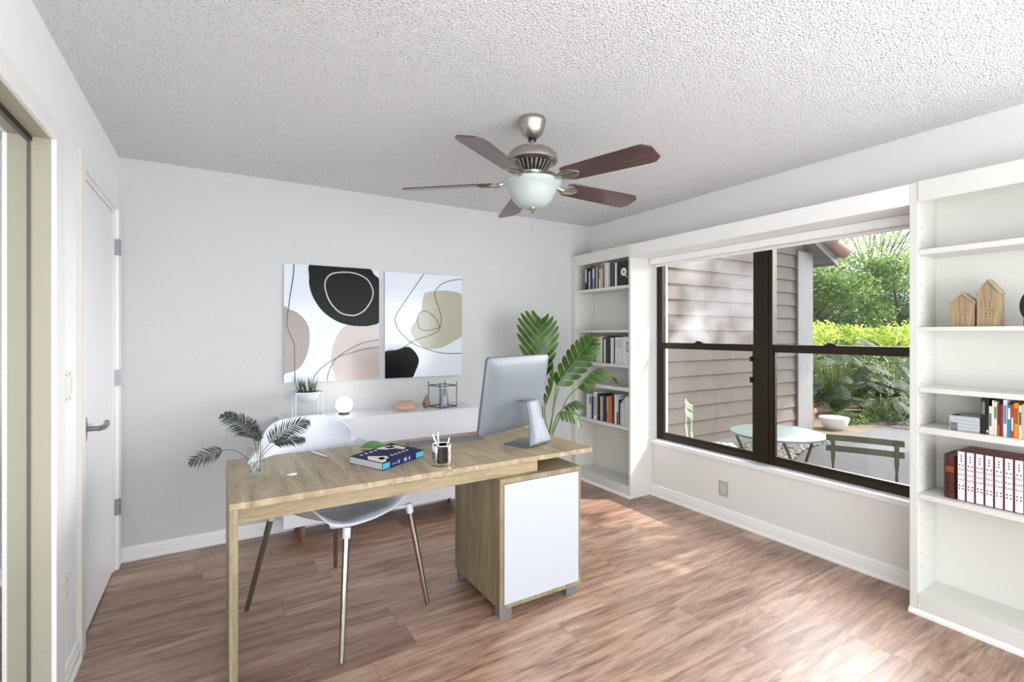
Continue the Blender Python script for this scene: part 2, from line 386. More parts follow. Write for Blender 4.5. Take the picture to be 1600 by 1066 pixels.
mesh('sash_catch', MB().box((FX0-.016,2.046,1.03),(FX0+.006,2.064,1.07)).box((FX0-.016,2.046,1.18),(FX0+.006,2.064,1.215)), bronze_m, win)
marble_m = mat('white sill', (236,238,240), .25, var=.03, vscale=12)
struct('trim_3', MB().box((XR-.016,1.031,.438),(3.25,2.929,.472)).box((3.25,1.031,.44),(3.34,2.929,.474)), marble_m, 'white window sill slab', bevel=.004)
struct('trim_4', B((XF, 1.031, 2.015), (XR, 2.929, 2.118)), trim_m, 'white header board bridging the two bookcases over the window', bevel=.002)
bl = thing('roller_blind', 'white roller blind rolled up at the top of the window', 'blind', (3.215, 1.98, 1.95))
mesh('cassette', B((3.150, 1.036, 1.962), (3.245, 2.925, 2.0145)), mat('blind cassette white', (244,246,248), .3), bl, bevel=.006)
mesh('bottom_bar', MB().tube([(3.215,1.045,1.955),(3.215,2.915,1.955)], .010, 10), white_m, bl)

# ---------------------------------------------------------------- bookcases
hole_m = mat('peg hole', (70,68,64), .8)
def bookcase(label, y0, y1, l0, l1, back_y=None):
    """y0..y1 outer, l0/l1 face width of the two side panels"""
    t = thing('bookcase', label, 'bookcase', (3.07, (y0+y1)/2, 0))
    def part(n, mb, **k): return mesh(n, mb, shelf_m, t, **k)
    part('side_panel', B((XF, y0, .0), (XR-.001, y0+l0, 2.12)), bevel=.0015)
    part('side_panel', B((XF, y1-l1, .0), (XR-.001, y1, 2.12)), bevel=.0015)
    a, b = y0+l0+.0004, y1-l1-.0004
    part('back_panel', B((XR-.024, a, .1), (XR-.012, b, 2.10)))
    part('top_panel', B((XF+.02, a, 2.085), (XR-.012, b, 2.10)))
    part('fascia', B((XF-.004, a, 2.022), (XF+.018, b, 2.122)), bevel=.002)
    part('bottom_shelf', B((XF+.016, a, .08), (XR-.024, b, .10)))
    part('toe_board', B((XF-.002, a, 0), (XF+.016, b, .10)), bevel=.0015)
    pr = MB(); pr.prism([(XF-.016,y0-.0,0), (XF-.0045,y0,0), (XF-.0045,y0,.026), (XF-.009,y0,.023), (XF-.016,y0,.012)], (0,y1-y0,0))
    mesh('floor_trim', pr, trim_m, t)
    hole = None                                          # peg holes on the far side panel, the one in view
    for xx in (XF+.045, XR-.06):
        for k in range(26):
            z = .22 + k*.07
            if hole is None:
                hole = mesh('peg_hole', MB().tube([(0, .0004, 0), (0, -.0006, 0)], .0028, 6), hole_m, t, world=False); o_ = hole
            else: o_ = hole.copy(); C.objects.link(o_)
            o_.location = Vector((xx, b, z)) - t.location
    for z, th in ((1.787,.026), (1.408,.020), (1.113,.024), (.920,.030), (.590,.024)):
        part('shelf', B((XF+.003, a+.001, z-th), (XR-.025, b-.001, z)), bevel=.0015)
    return t
bookcase('white built-in bookcase left of the window, against the back wall', 2.930, YB-.002, .024, .062)
bookcase('white built-in bookcase right of the window with red binders', .17, 1.030, .033, .033)
SHZ = {1: 1.7872, 2: 1.4082, 3: 1.1132, 4: .9202, 5: .5902}

# books ------------------------------------------------------------
_bm = {}
def bmat(col, rough=.5):
    k = tuple(col)
    if k not in _bm: _bm[k] = mat('book cover %d %d %d' % k, col, rough)
    return _bm[k]
page_m = mat('paper pages', (232,228,216), .8)
def cname(c):
    r, g, b = c; mx, mn = max(c), min(c)
    if mx-mn < 26:
        return 'black' if mx < 50 else 'charcoal' if mx < 90 else 'grey' if mx < 160 else 'pale grey' if mx < 215 else 'white'
    if r == mx and b == mn:
        if r > 200 and g > 185: return 'cream'
        if r > 170 and g > 90 and g < 160: return 'orange'
        if g < 70: return 'red' if r > 140 else 'dark red'
        return 'tan' if r > 130 else 'brown'
    if b == mx: return ('navy' if b < 90 else 'blue' if b < 190 else 'pale blue')
    if g == mx: return 'green' if r < g-20 else 'pale green'
    return 'pinkish'
SHN = {1:'top', 3:'middle', 4:'fourth', 5:'lowest'}
def book(y0, y1, z0, h, col, depth, xf, accent=None, stripes=None):
    """standing book: spine towards the room (-X)"""
    yc = (y0+y1)/2; w_ = abs(y1-y0); g = w_*.04
    t = thing('book', '', 'book', (xf, yc, z0))
    cv = MB(); a, b = yc-w_/2+g, yc+w_/2-g; ct = min(.0022, w_*.16)
    cv.box((xf, a, z0), (xf+.004, b, z0+h)); cv.box((xf+.004, a, z0), (xf+depth, a+ct, z0+h)); cv.box((xf+.004, b-ct, z0), (xf+depth, b, z0+h))
    mesh('cover', cv, bmat(col), t)
    mesh('pages', B((xf+.0042, a+ct+.0002, z0+.003), (xf+depth-.003, b-ct-.0002, z0+h-.003)), page_m, t)
    if accent:
        for (q0, q1, c_) in accent: mesh('spine_label', B((xf-.0006, a+w_*.14, z0+h*q0), (xf-.0001, b-w_*.14, z0+h*q1)), bmat(c_), t)
    return t
def row_of_books(shelf, xf, items, place, group):
    things = []; names = []
    z0 = SHZ[shelf]
    for it in items:
        u0, u1, vt, col = it[:4]; acc = it[4] if len(it) > 4 else None; cnt = it[5] if len(it) > 5 else None
        ya = on_x(u0, 500, xf).y; yb = on_x(u1, 500, xf).y
        top = on_x((u0+u1)/2, vt, xf).z
        h = min(top - z0, .27)
        if shelf == 1: h = min(h, 2.02-z0)
        t = book(yb, ya, z0, max(h,.12), col, .14 + .03*random.random(), xf, acc)
        t['group'] = group; things.append(t); names.append(cname(col)+(' labelled' if acc else ''))
    full = []
    for i, t in enumerate(things):
        size = abs(on_x(items[i][0],500,xf).y - on_x(items[i][1],500,xf).y)
        thk = 'slim' if size < .016 else 'thick' if size > .028 else ''
        full.append((thk+' '+names[i]).strip())
    for i, t in enumerate(things):
        l = full[i] + ' book upright on ' + place
        if i == 0: l += ', first from the left, before a ' + names[1]
        elif i == len(things)-1: l += ', last on the right, after a ' + names[i-1]
        else: l += ', between a ' + names[i-1] + ' and a ' + names[i+1]
        t['label'] = l
    seen = {}
    for i, t in enumerate(things):
        seen.setdefault(t['label'], []).append(i)
    ords = ['first','second','third','fourth','fifth','sixth','seventh','eighth','ninth','tenth','eleventh','twelfth','thirteenth','fourteenth','fifteenth','sixteenth','seventeenth','eighteenth','nineteenth','twentieth','twenty-first','twenty-second']
    for l, ii in seen.items():
        if len(ii) > 1:
            for i in ii: things[i]['label'] = full[i] + ' book on ' + place + ', ' + ords[i] + ' from the left'
    for i, t in enumerate(things):
        if len(t['label'].split()) > 16: t['label'] = full[i] + ' book on ' + place + ', ' + ords[i] + ' from left'
W = (222,224,226); LG = (190,193,196); BK = (22,22,26); NV = (24,28,48)
row_of_books(1, XF+.03, [
 (914,917,420,BK,[(.35,.96,W)]), (917.2,919.6,421,(30,28,30)), (919.8,922,424,(200,196,192)), (922.2,925,417,NV), (925.2,929,418.5,(120,136,150),[(.5,.92,(200,206,212))]),
 (929.2,931,420,(28,34,42)), (931.2,933.4,418,(188,190,206)), (933.6,935.4,420,NV), (935.6,938,421,(222,216,190),[(.5,.9,(120,150,140))]), (938.2,942.2,412.5,(204,178,150),[(.8,.97,(150,84,44))]),
 (942.4,944,414,(96,40,40)), (944.2,947,410.5,(200,204,208)), (947.2,950,410.5,W), (950.2,953,411,(180,186,190)), (953.2,956,411.5,(52,60,68)), (956.2,958.2,412,(86,94,102)), (958.4,960.4,414,BK), (960.6,963.6,411,W)],
 'the top left shelf', 'books on the top shelf of the left bookcase')
row_of_books(3, XF+.03, [
 (913,917.5,529,(210,212,220)), (918,922.5,528,(34,34,44),[(.1,.3,W),(.5,.6,W)]), (923,927,528,W,[(.15,.22,BK),(.35,.42,BK)]), (927.4,931.6,526,(214,120,130),[(.05,.5,(60,60,80))]),
 (932,935.4,528,(198,204,212)), (935.6,938.4,526.5,(206,204,190)), (938.6,941.2,526,(222,220,196)), (941.4,943,528,(30,24,34)), (943.2,946,530,W), (946.2,949,525.5,(66,80,84)), (949.2,951.4,525,(40,50,56)),
 (951.6,954,526,(58,72,76)), (954.2,956.6,528,W), (956.8,958.8,528,(212,214,218)), (959,960.6,527.5,BK), (960.8,963.6,527,W,[(.6,.9,LG)]), (963.8,966.6,527,(214,216,220),[(.6,.9,LG)]), (966.8,969.6,527,W,[(.6,.9,(170,172,176))]), (969.8,972.4,527,(216,218,220),[(.6,.9,LG)])],
 'the middle left shelf', 'books on the middle shelf of the left bookcase')
row_of_books(5, XF+.03, [
 (916.3,920,615.5,W), (920.2,924,616,(212,214,218),[(.6,.9,(110,112,118))]), (924.4,926.2,620,NV), (927,932.8,613,(226,228,232),[(.15,.85,(160,164,172))]), (933.2,937.6,615.5,BK), (938,941,619.5,(204,190,176)), (941.2,943.2,618,(120,98,76)),
 (943.4,945.4,619,(26,24,34)), (945.6,947.8,620,(34,60,78)), (948,949.8,620,(150,180,196),[(.1,.4,(120,90,130))]), (950,953.4,619,(206,112,48)), (953.6,956,619.5,(180,120,36)), (956.2,957.6,622,(90,20,30)), (957.8,959.6,620,(150,28,34),[(.4,.9,(60,20,30))]),
 (960,963,617,W), (963.2,966,621,(214,218,222),[(.0,.45,BK)]), (966.2,968.8,625,(26,26,28)), (969,971.6,630,LG), (971.8,974.6,626,(206,208,206)), (974.8,977.4,622,(190,196,204)), (977.6,981.4,620,(230,232,236))],
 'the lowest left shelf', 'books on the lowest shelf of the left bookcase')
row_of_books(4, XF+.035, [
 (1532.5,1540.5,622,(20,20,22),[(.55,.9,(120,116,110))]), (1540.9,1544.9,623,(34,32,34),[(.05,.12,W)]), (1545.3,1549.8,635,W,[(.3,.75,(90,100,90))]), (1550.2,1552.8,626,(226,226,196)), (1553.2,1557.8,628,(218,222,210),[(.5,.85,(90,120,90))]),
 (1558.2,1562.4,632,(110,34,26),[(.0,.35,(196,84,40))]), (1562.8,1566.8,632,(128,40,34)), (1567.2,1573.6,625,(206,212,226),[(.35,.85,(110,120,150))]), (1574,1579.4,633,(58,126,148),[(.55,.9,W)]), (1579.8,1583.6,632,(196,52,48),[(.2,.6,W)]), (1584,1591.6,630,(222,136,24),[(.4,.85,(140,80,20))]),
 (1592,1596.6,634,(230,232,236),[(.4,.8,(60,60,64))]), (1597,1602,632,(236,176,120)), (1602.4,1608,630,W), (1608.4,1614,631,(40,60,110))],
 'the fourth right shelf', 'books on the fourth shelf of the right bookcase')

# black box with a printed cup, and a white one with a ring, at the right ends
def print_box(name, label, y0, y1, z0, h, col, draw):
    t = thing(name, label, 'box', (XF+.03, (y0+y1)/2, z0))
    mesh('case', B((XF+.03, y0, z0), (XF+.17, y1, z0+h)), bmat(col), t, bevel=.001)
    for n_, mb_, c_ in draw: mesh(n_, mb_, bmat(c_), t)
def disc(yc, zc, ry_, rz_, x, seg=28, inner=None):
    m = MB(); o_ = [(x, yc+ry_*math.cos(2*math.pi*i/seg), zc+rz_*math.sin(2*math.pi*i/seg)) for i in range(seg)]
    if inner is None: m.prism(o_, (-.0005,0,0))
    else:
        i_ = [(x, yc+ry_*inner*math.cos(2*math.pi*i/seg), zc+rz_*inner*math.sin(2*math.pi*i/seg)) for i in range(seg)]
        for k in range(seg): l = (k+1)%seg; m.prism([o_[k], o_[l], i_[l], i_[k]], (-.0005,0,0))
    return m
y0, y1 = on_x(982.5,500,XF+.03).y, on_x(964,500,XF+.03).y
xx = XF+.0299; yc = y0+(y1-y0)*.42; zc = SHZ[1]+.118
cup = disc(yc, zc, .034, .034, xx); cup.prism([(xx, yc-.018, zc-.018), (xx, yc-.045, zc-.048), (xx, yc-.040, zc-.053), (xx, yc-.010, zc-.026)], (-.0005,0,0))
print_box('book_box', 'black box with printed coffee cup ending the top left shelf row', y0, y1, SHZ[1], .21, (30,31,34), [('printed_cup', cup, (236,232,226)), ('printed_coffee', disc(yc, zc, .010, .013, xx-.0006), (116,84,50))])
y0, y1 = on_x(982.5,500,XF+.03).y, on_x(973,500,XF+.03).y
print_box('book_box', 'white box with a grey printed ring ending the middle left shelf row', y0, y1, SHZ[3], .236, (228,228,230), [('printed_ring', disc(y0+.017, SHZ[3]+.15, .016, .047, XF+.0299, inner=.62), (110,110,114))])

# stacked magazines
zz = SHZ[4]; y0, y1 = on_x(1530.5,500,XF+.035).y, on_x(1484,500,XF+.035).y
for k in range(9):
    th = .0078; jx, jy = random.uniform(-.002,.003), random.uniform(-.0015,.0015)
    top = k == 8
    t = thing('magazine', '', 'magazine', (XF+.03, (y0+y1)/2, zz), group='magazines piled flat on the right bookcase')
    ords = ['bottom','second from the bottom','third from the bottom','fourth from the bottom','middle','fourth from the top','third from the top','second from the top','top']
    t['label'] = 'pale grey magazine lying flat in the shelf pile, %s one' % ords[k] if not top else 'topmost magazine of the shelf pile with a black corner on its cover'
    mesh('page_block', B((XF+.032+jx, y0+jy+.001, zz+.0009), (XF+.19, y1+jy-.001, zz+th-.001)), page_m, t)
    cv = MB(); cv.box((XF+.030+jx, y0+jy, zz), (XF+.192, y1+jy, zz+.0008)); cv.box((XF+.030+jx, y0+jy, zz+th-.0009), (XF+.192, y1+jy, zz+th-.0001)); cv.box((XF+.0292+jx, y0+jy, zz), (XF+.0302+jx, y1+jy, zz+th-.0001))
    mesh('cover', cv, bmat((196,200,204) if k % 2 else (176,180,186)), t)
    if k < 5: mesh('spine_label', B((XF+.0286+jx, y1-.030, zz+.0005), (XF+.0291+jx, y1-.004, zz+th-.0006)), bmat((110,112,116)), t)
    if top: mesh('printed_corner', B((XF+.032, y1-.032, zz+th-.0001), (XF+.10, y1-.003, zz+th+.0003)), bmat(BK), t)
    zz += th
zz4 = zz
# leather volume and binders
leather_m = mat('brown leather', (74,34,24), .32, var=.35, vscale=25, bump=.1, bscale=60)
y0, y1 = on_x(1494,700,XF+.05).y, on_x(1473.5,700,XF+.05).y
t = thing('leather_book', 'thick brown leather bound volume standing left of the binders', 'book', (XF+.05, (y0+y1)/2, SHZ[5]))
hb = on_x(1483, 711, XF+.05).z - SHZ[5]
cv = MB(); xs = XF+.05
cv.prism([(xs+.012,y0,SHZ[5]),(xs+.002,y0+.008,SHZ[5]),(xs,(y0+y1)/2,SHZ[5]),(xs+.002,y1-.008,SHZ[5]),(xs+.012,y1,SHZ[5]),(xs+.16,y1,SHZ[5]),(xs+.16,y1-.003,SHZ[5]),(xs+.014,y1-.003,SHZ[5]),(xs+.014,y0+.003,SHZ[5]),(xs+.16,y0+.003,SHZ[5]),(xs+.16,y0,SHZ[5])], (0,0,hb))
mesh('cover', cv, leather_m, t)
mesh('pages', B((xs+.0145,y0+.0035,SHZ[5]+.003),(xs+.156,y1-.0035,SHZ[5]+hb-.004)), mat('aged pages', (120,100,74), .8), t)
rb = MB()
for q in (.14,.35,.56,.77): rb.box((xs-.0015, y0+.009, SHZ[5]+hb*q), (xs+.003, y1-.009, SHZ[5]+hb*q+.005))
mesh('raised_bands', rb, bmat((50,22,16)), t)
mesh('title_panel', B((xs-.0004, y0+.010, SHZ[5]+hb*.60), (xs+.0008, y1-.010, SHZ[5]+hb*.74)), mat('rust leather label', (140,72,38), .35), t)
maroon_m = mat('maroon binder board', (112,26,38), .4)
lab_m = mat('binder label', (228,230,236), .4)
us = [1495.2,1509,1523.4,1538.2,1553.2,1568.6,1584.4,1600.6,1617]
hbn = on_x(1500, 704.5, XF+.045).z - SHZ[5]
ordn = ['leftmost','second','third','fourth','fifth','sixth','seventh','eighth']
for k in range(8):
    y1, y0 = on_x(us[k],700,XF+.045).y-.0006, on_x(us[k+1],700,XF+.045).y+.0006
    z0 = SHZ[5]; xs = XF+.045
    t = thing('ring_binder', ('leftmost maroon binder with white dotted spine label, beside the leather volume' if k == 0 else 'maroon binder with white dotted spine label, %s from the leather volume' % ordn[k]), 'binder', (xs, (y0+y1)/2, z0), group='maroon binders on the right bookcase')
    mesh('case', MB().box((xs,y0,z0),(xs+.17,y1,z0+hbn)), maroon_m, t, bevel=.0008)
    mesh('spine_label', B((xs-.0008, y0+.003, z0+.004), (xs-.0001, y1-.003, z0+hbn-.003)), lab_m, t)
    mk = MB(); w_ = y1-y0; yc = (y0+y1)/2; q = lambda dy, f_, r_: mk.prism([(xs-.0009, yc+dy*w_+r_*math.cos(2*math.pi*i/10), z0+hbn*f_+r_*math.sin(2*math.pi*i/10)) for i in range(10)], (-.0005,0,0))
    for f_ in (.90,.85,.80): q(0, f_, .0030)
    for dy in (-.2,.2): q(dy, .715, .0030)
    for f_ in (.64,.535,.435):
        for dy in (-.28,0,.28): q(dy, f_, .0020)
        mk.box((xs-.0014, y0+w_*.2, z0+hbn*(f_-.022)), (xs-.0009, y1-w_*.2, z0+hbn*(f_-.017)))
    for f_ in (.31,.25):
        for dy in (-.2,.2): q(dy, f_, .0030)
    mesh('label_dots', mk, black_m, t)

# wooden houses
house_m = wood('weathered oak', [(120,102,76),(156,136,104),(182,164,132)], (14,14,1.5), 2.5, .7)
def house(label, u0, u1, veave, vpeak, u_side=None):
    xf = XF+.05; z0 = SHZ[2]
    y1, y0 = on_x(u0,500,xf).y, on_x(u1,500,xf).y; ze = on_x(u0, veave, xf).z; zp = on_x((u0+u1)/2, vpeak, xf).z
    t = thing('wooden_house', label, 'ornament', (xf, (y0+y1)/2, z0)); yc = (y0+y1)/2; D = .07
    mesh('body', MB().prism([(xf,y0,z0),(xf,y1,z0),(xf,y1,ze),(xf,yc,zp),(xf,y0,ze)], (D,0,0)), house_m, t, bevel=.001)
    ro = MB(); sl = (zp-ze)/(yc-y0); e = .004
    for s_ in (1,-1):
        ya, yb_ = yc, yc + s_*((y1-y0)/2+e)
        ro.prism([(xf-.006,ya,zp+.001),(xf-.006,yb_,zp-sl*((y1-y0)/2+e)+.001),(xf-.006,yb_,zp-sl*((y1-y0)/2+e)+.007),(xf-.006,ya,zp+.008)], (D+.012,0,0))
    mesh('roof', ro, mat('pale roof wood', (170,158,134), .7), t)
    return t, xf, yc, y0, y1, z0, ze
def wframe(t, xf, ya, yb_, za, zb, nx, nz):
    m = MB(); w_ = .0022
    for i in range(nx+1): y = ya+(yb_-ya)*i/nx; m.box((xf-.003,y-w_/2,za),(xf,y+w_/2,zb))
    for i in range(nz+1): z = za+(zb-za)*i/nz; m.box((xf-.003,ya,z-w_/2),(xf,yb_,z+w_/2))
    mesh('window_frame', m, mat('carved window', (184,164,128), .7), t)
t, xf, yc, y0, y1, z0, ze = house('small carved wooden house with one four-pane window, left of the tall one', 1484.5, 1522.5, 475, 459.5)
wframe(t, xf, yc-.018, yc+.018, z0+.022, z0+.062, 2, 2)
t, xf, yc, y0, y1, z0, ze = house('tall carved wooden house with two stacked windows', 1526, 1561, 459, 438.5)
wframe(t, xf, yc-.013, yc+.014, z0+.035, z0+.067, 2, 2); wframe(t, xf, yc-.013, yc+.014, z0+.083, z0+.115, 2, 2)
# dark ornament at the very right edge
yc = on_x(1611, 470, XF+.08).y
t = thing('round_ornament', 'black round ornament cut by the right edge, on the houses shelf', 'ornament', (XF+.08, yc, SHZ[2]))
dm = MB(); dm.prism([(XF+.072, yc+.035*math.cos(a), SHZ[2]+.088+.065*math.sin(a)) for a in [2*math.pi*i/36 for i in range(36)]], (.016,0,0))
mesh('disc', dm, black_m, t, bevel=.004); mesh('foot', B((XF+.065, yc-.02, SHZ[2]), (XF+.105, yc+.02, SHZ[2]+.03)), black_m, t)

# ================================================================ PICTURES
def art(name, label, x0, x1, z0, z1, corners, shapes, lines):
    """corners TL,TR,BR,BL of the crop the shapes were drawn in"""
    (ax,ay),(bx,by),(cx,cy),(dx,dy) = corners
    def uv(p):
        u = (p[0]-(ax+dx)/2)/((bx+cx)/2-(ax+dx)/2); top = ay+(by-ay)*u; bot = dy+(cy-dy)*u
        return (min(1,max(0,u)), min(1,max(0,(p[1]-top)/(bot-top))))
    def P(q, y): return Vector((x0+(x1-x0)*q[0], y, z1-(z1-z0)*q[1]))
    t = thing(name, label, 'picture', ((x0+x1)/2, YB, z0))
    gl = dict(rough=.12, coat=.6)
    mesh('panel', B((x0, YB-.022, z0), (x1, YB-.001, z1)), mat('picture white', (214,222,232), .14), t)
    for k, (pts, col, nm) in enumerate(shapes):
        pp = [uv((p.x,p.y)) for p in smooth_path([(a,b,0) for a,b in pts], 5, True)]
        m = MB(); m.prism([P(q, YB-.0222-.0003*k) for q in pp], (0,-.0003,0)); mesh('painted_shape', m, mat(nm, col, .32 if max(col) < 20 else .16, spec=.15 if max(col) < 20 else .5), t)
    for pts, wd, col, closed in lines:
        pp = [uv((p.x,p.y)) for p in smooth_path([(a,b,0) for a,b in pts], 8, closed)]
        W3 = [P(q, YB-.0240) for q in pp]; m = MB(); n = len(W3)
        L, Rr = [], []
        for i in range(n):
            a = W3[(i-1) % n if closed else max(i-1,0)]; b = W3[(i+1) % n if closed else min(i+1,n-1)]
            d_ = (b-a); d_ = d_.normalized() if d_.length > 1e-7 else Vector((1,0,0)); nn = Vector((-d_.z,0,d_.x))*wd/2
            L.append(W3[i]+nn); Rr.append(W3[i]-nn)
        for i in range(n if closed else n-1):
            j = (i+1) % n; m.prism([L[i], L[j], Rr[j], Rr[i]], (0,-.0004,0))
        mesh('painted_line', m, bmat(col, .2), t)
art('abstract_picture', 'abstract picture with large black blob and white ring, left of the pair', .400, 1.063, 1.033, 1.866,
    [(115,104),(830,158),(830,985),(112,1005)],
    [([(113,447),(150,450),(210,480),(262,535),(290,600),(294,680),(280,780),(240,870),(190,915),(130,930),(105,932),(105,700)], (138,122,112), 'taupe paint'),
     ([(555,583),(640,570),(740,560),(835,530),(835,700),(835,990),(670,992),(505,996),(470,930),(452,850),(462,750),(495,660)], (186,174,168), 'blush paint'),
     ([(306,100),(520,110),(735,140),(790,195),(835,245),(837,400),(835,548),(765,580),(700,586),(600,578),(500,548),(400,480),(330,385),(295,290),(290,210)], (8,8,9), 'black paint')],
    [([(560,175),(650,188),(730,230),(770,290),(780,340),(760,400),(710,465),(650,498),(600,502),(520,480),(450,410),(415,330),(405,260),(425,210),(470,182)], .008, (206,200,196), True),
     ([(183,108),(178,200),(150,400),(135,560),(160,650),(185,720),(188,850),(190,1002)], .006, (24,24,26), False),
     ([(829,690),(700,712),(600,755),(510,810),(460,870),(430,940),(423,996)], .005, (24,24,26), False),
     ([(829,745),(700,762),(600,788),(510,815),(400,880),(340,940),(318,996)], .005, (24,24,26), False)])
art('abstract_picture', 'abstract picture with olive blob and looping thin line, right of the pair', 1.108, 1.761, 1.030, 1.858,
    [(875,165),(1455,210),(1452,950),(872,972)],
    [([(1160,335),(1180,326),(1280,315),(1370,320),(1460,358),(1462,500),(1458,645),(1380,700),(1300,740),(1210,755),(1150,740),(1080,670),(1055,610),(1080,560),(1130,480),(1145,380)], (172,170,152), 'olive paint'),
     ([(865,775),(960,755),(1020,735),(1060,745),(1100,790),(1117,840),(1100,900),(1055,985),(960,990),(865,985),(865,880)], (10,10,11), 'black paint two')],
    [([(1153,188),(1050,340),(960,480),(945,530),(965,600),(1060,700),(1180,755),(1300,785),(1452,788)], .005, (30,30,32), False),
     ([(1453,233),(1380,238),(1300,262),(1245,310),(1240,360),(1270,450),(1288,520),(1280,580),(1265,595),(1200,610),(1150,612),(1120,590),(1105,530),(1130,475),(1180,472),(1240,520),(1272,580),(1270,615),(1200,650),(1080,690),(1010,735),(960,757),(874,775)], .005, (30,30,32), False)])

# ================================================================ CONSOLE AND WHAT STANDS ON IT
CZ = .805
t = thing('console_cabinet', 'low white console cabinet on wooden legs against the back wall', 'cabinet', (1.05, 3.54, 0))
mesh('body', B((.362, 3.385, .135), (1.74, 3.712, CZ)), lacq_m, t, bevel=.002)
mesh('front_panel', B((.362, 3.368, .135), (1.74, 3.3845, CZ)), lacq_m, t, bevel=.001)
legw_m = wood('brown leg wood', [(96,66,48),(124,90,68),(146,110,84)], (8,8,1), 3)
for x in (.475, 1.62):
    for y in (3.41, 3.64):
        mesh('leg', MB().lathe([(.012,0),(.024,.134)], (x, y, 0), 16), legw_m, t, smooth=True)
# planter on stand
px, py = .530, 3.55
t = thing('planter', 'white bowl planter on thin square stand with spiky grass, on the console', 'planter', (px, py, CZ))
st = MB(); a = .083; q = .0035
for sx in (-1,1):
    for sy in (-1,1): st.box((px+sx*a-q, py+sy*a-q, CZ), (px+sx*a+q, py+sy*a+q, .982))
for s_ in (-1,1):
    st.box((px-a, py+s_*a-q, .975), (px+a, py+s_*a+q, .982)); st.box((px+s_*a-q, py-a, .975), (px+s_*a+q, py+a, .982))
mesh('stand', st, lacq_m, t)
bw = [(.0001,.905),(.03,.907),(.055,.922),(.070,.945),(.077,.968),(.0785,.982),(.0745,.982),(.073,.967),(.065,.944),(.05,.927),(.0001,.912)]
mesh('bowl', MB().lathe(bw, (px,py,0), 36, False), lacq_m, t, smooth=True)
mesh('soil', MB().lathe([(.0001,.978),(.074,.976)], (px,py,0), 24, False), mat('soil', (34,26,20), .95), t)
gm = MB(); rg = random.Random(3)
def blade_leaf(m, base, tip, w_, bend=(0,0,0)):
    b, e = Vector(base), Vector(tip); side = (e-b).cross(Vector((.3,-1,.1))).normalized(); N_ = 5; L_ = []; 
    for i in range(N_+1):
        t_ = i/N_; c_ = b.lerp(e, t_) + Vector(bend)*(t_*(1-t_)*2); ww = w_*(1-t_**2)*.5*(.7+.6*t_*(1-t_)*2)
        L_.append((c_-side*ww, c_+side*ww+Vector((0,0,.0)), c_+Vector((0,-ww*.6,0))))
    vs = [v for r_ in L_ for v in r_]; fs = []
    for i in range(N_):
        o = 3*i; fs += [(o, o+2, o+5, o+3), (o+2, o+1, o+4, o+5)]
    m.add(vs, fs)
for k in range(26):
    an = rg.uniform(0, 6.28); r0 = rg.uniform(.005,.05); cl = rg.choice([(-.035,0),(.03,.01),(.0,0)])
    bx, by = px+cl[0]+.018*math.cos(an), py+cl[1]+.018*math.sin(an)
    hh_ = rg.uniform(.05,.115); blade_leaf(gm, (bx,by,.977), (bx+rg.uniform(-.03,.03), by+rg.uniform(-.02,.02), .977+hh_), .009, (rg.uniform(-.01,.01),0,0))
mesh('foliage', gm, leaf_mat('dark succulent', (36,48,28), (70,86,50), .1, 20), t)
# ball lamp
t = thing('globe_lamp', 'small glowing white globe lamp on the console', 'lamp', (.772, 3.55, CZ))
mesh('globe', MB().sphere((.772,3.55,CZ+.012+.056), .0575), mat('glowing globe', (255,252,245), .4, emit=1.5), t, smooth=True)
mesh('base', MB().lathe([(.036,CZ),(.036,CZ+.010),(.03,CZ+.018)], (.772,3.55,0), 28), mat('dark base', (70,70,72), .4), t, smooth=True)
ld = bpy.data.lights.new('globe_light', 'POINT'); ld.energy = .35; ld.shadow_soft_size = .06; ld.color = (1,.97,.92)
lo = bpy.data.objects.new('globe_light', ld); C.objects.link(lo); lo.parent = t; lo.location = (0,-.02,.150)
# pink wooden box: faceted, two layers
px, py = 1.215, 3.53
t = thing('wooden_jar', 'low round faceted pinkish wooden jar with lid on the console', 'jar', (px, py, CZ))
mesh('body', MB().lathe([(.070,CZ),(.083,CZ+.014),(.080,CZ+.036),(.072,CZ+.042)], (px,py,0), 14), bamboo_m, t)
mesh('lid', MB().lathe([(.064,CZ+.0422),(.064,CZ+.055),(.056,CZ+.062),(.030,CZ+.064)], (px,py,0), 14), bamboo_m, t)
px = 1.382
tag(mesh('teardrop_ornament', MB().lathe([(.018,0),(.033,.028),(.034,.036),(.016,.075),(.0008,.106)], (0,0,0), 6), walnut_m, loc=(px, 3.54, CZ)), 'brown faceted wooden teardrop beside the black lantern on the console', 'ornament')
bpy.context.scene.collection.objects[-1].data.transform(Matrix.Translation((px, 3.54, CZ)))
# lantern
t = thing('wire_lantern', 'black square wire frame candle lantern on the console', 'lantern', (1.518, 3.54, CZ))
l = MB(); q = .0033; a = .078; ca, sa = math.cos(R(12)), math.sin(R(12))
def rl(x, y): return (1.518 + x*ca - y*sa, 3.54 + x*sa + y*ca)
cn = [rl(-a,-a), rl(a,-a), rl(a,a), rl(-a,a)]
for c_ in cn: l.tube([(c_[0],c_[1],CZ), (c_[0],c_[1],CZ+.196)], q, 6)
for i in range(4):
    p_, q_ = cn[i], cn[(i+1)%4]
    for z in (CZ+.004, CZ+.166): l.tube([(p_[0],p_[1],z),(q_[0],q_[1],z)], q, 6)
mesh('frame', l, mat('black wire', (28,28,32), .4), t)
mesh('candle_holder', MB().lathe([(.036,CZ+.002),(.040,CZ+.012),(.028,CZ+.135),(.025,CZ+.135),(.036,CZ+.014),(.0001,CZ+.010)], (1.530,3.54,0), 24, False), glass('frosted glass', (.86,.88,.92,1), 1.5, .35), t, smooth=True)
mesh('candle', MB().lathe([(.024,CZ+.0105),(.024,CZ+.085),(.0001,CZ+.083)], (1.530,3.54,0), 20), white_m, t, smooth=True)

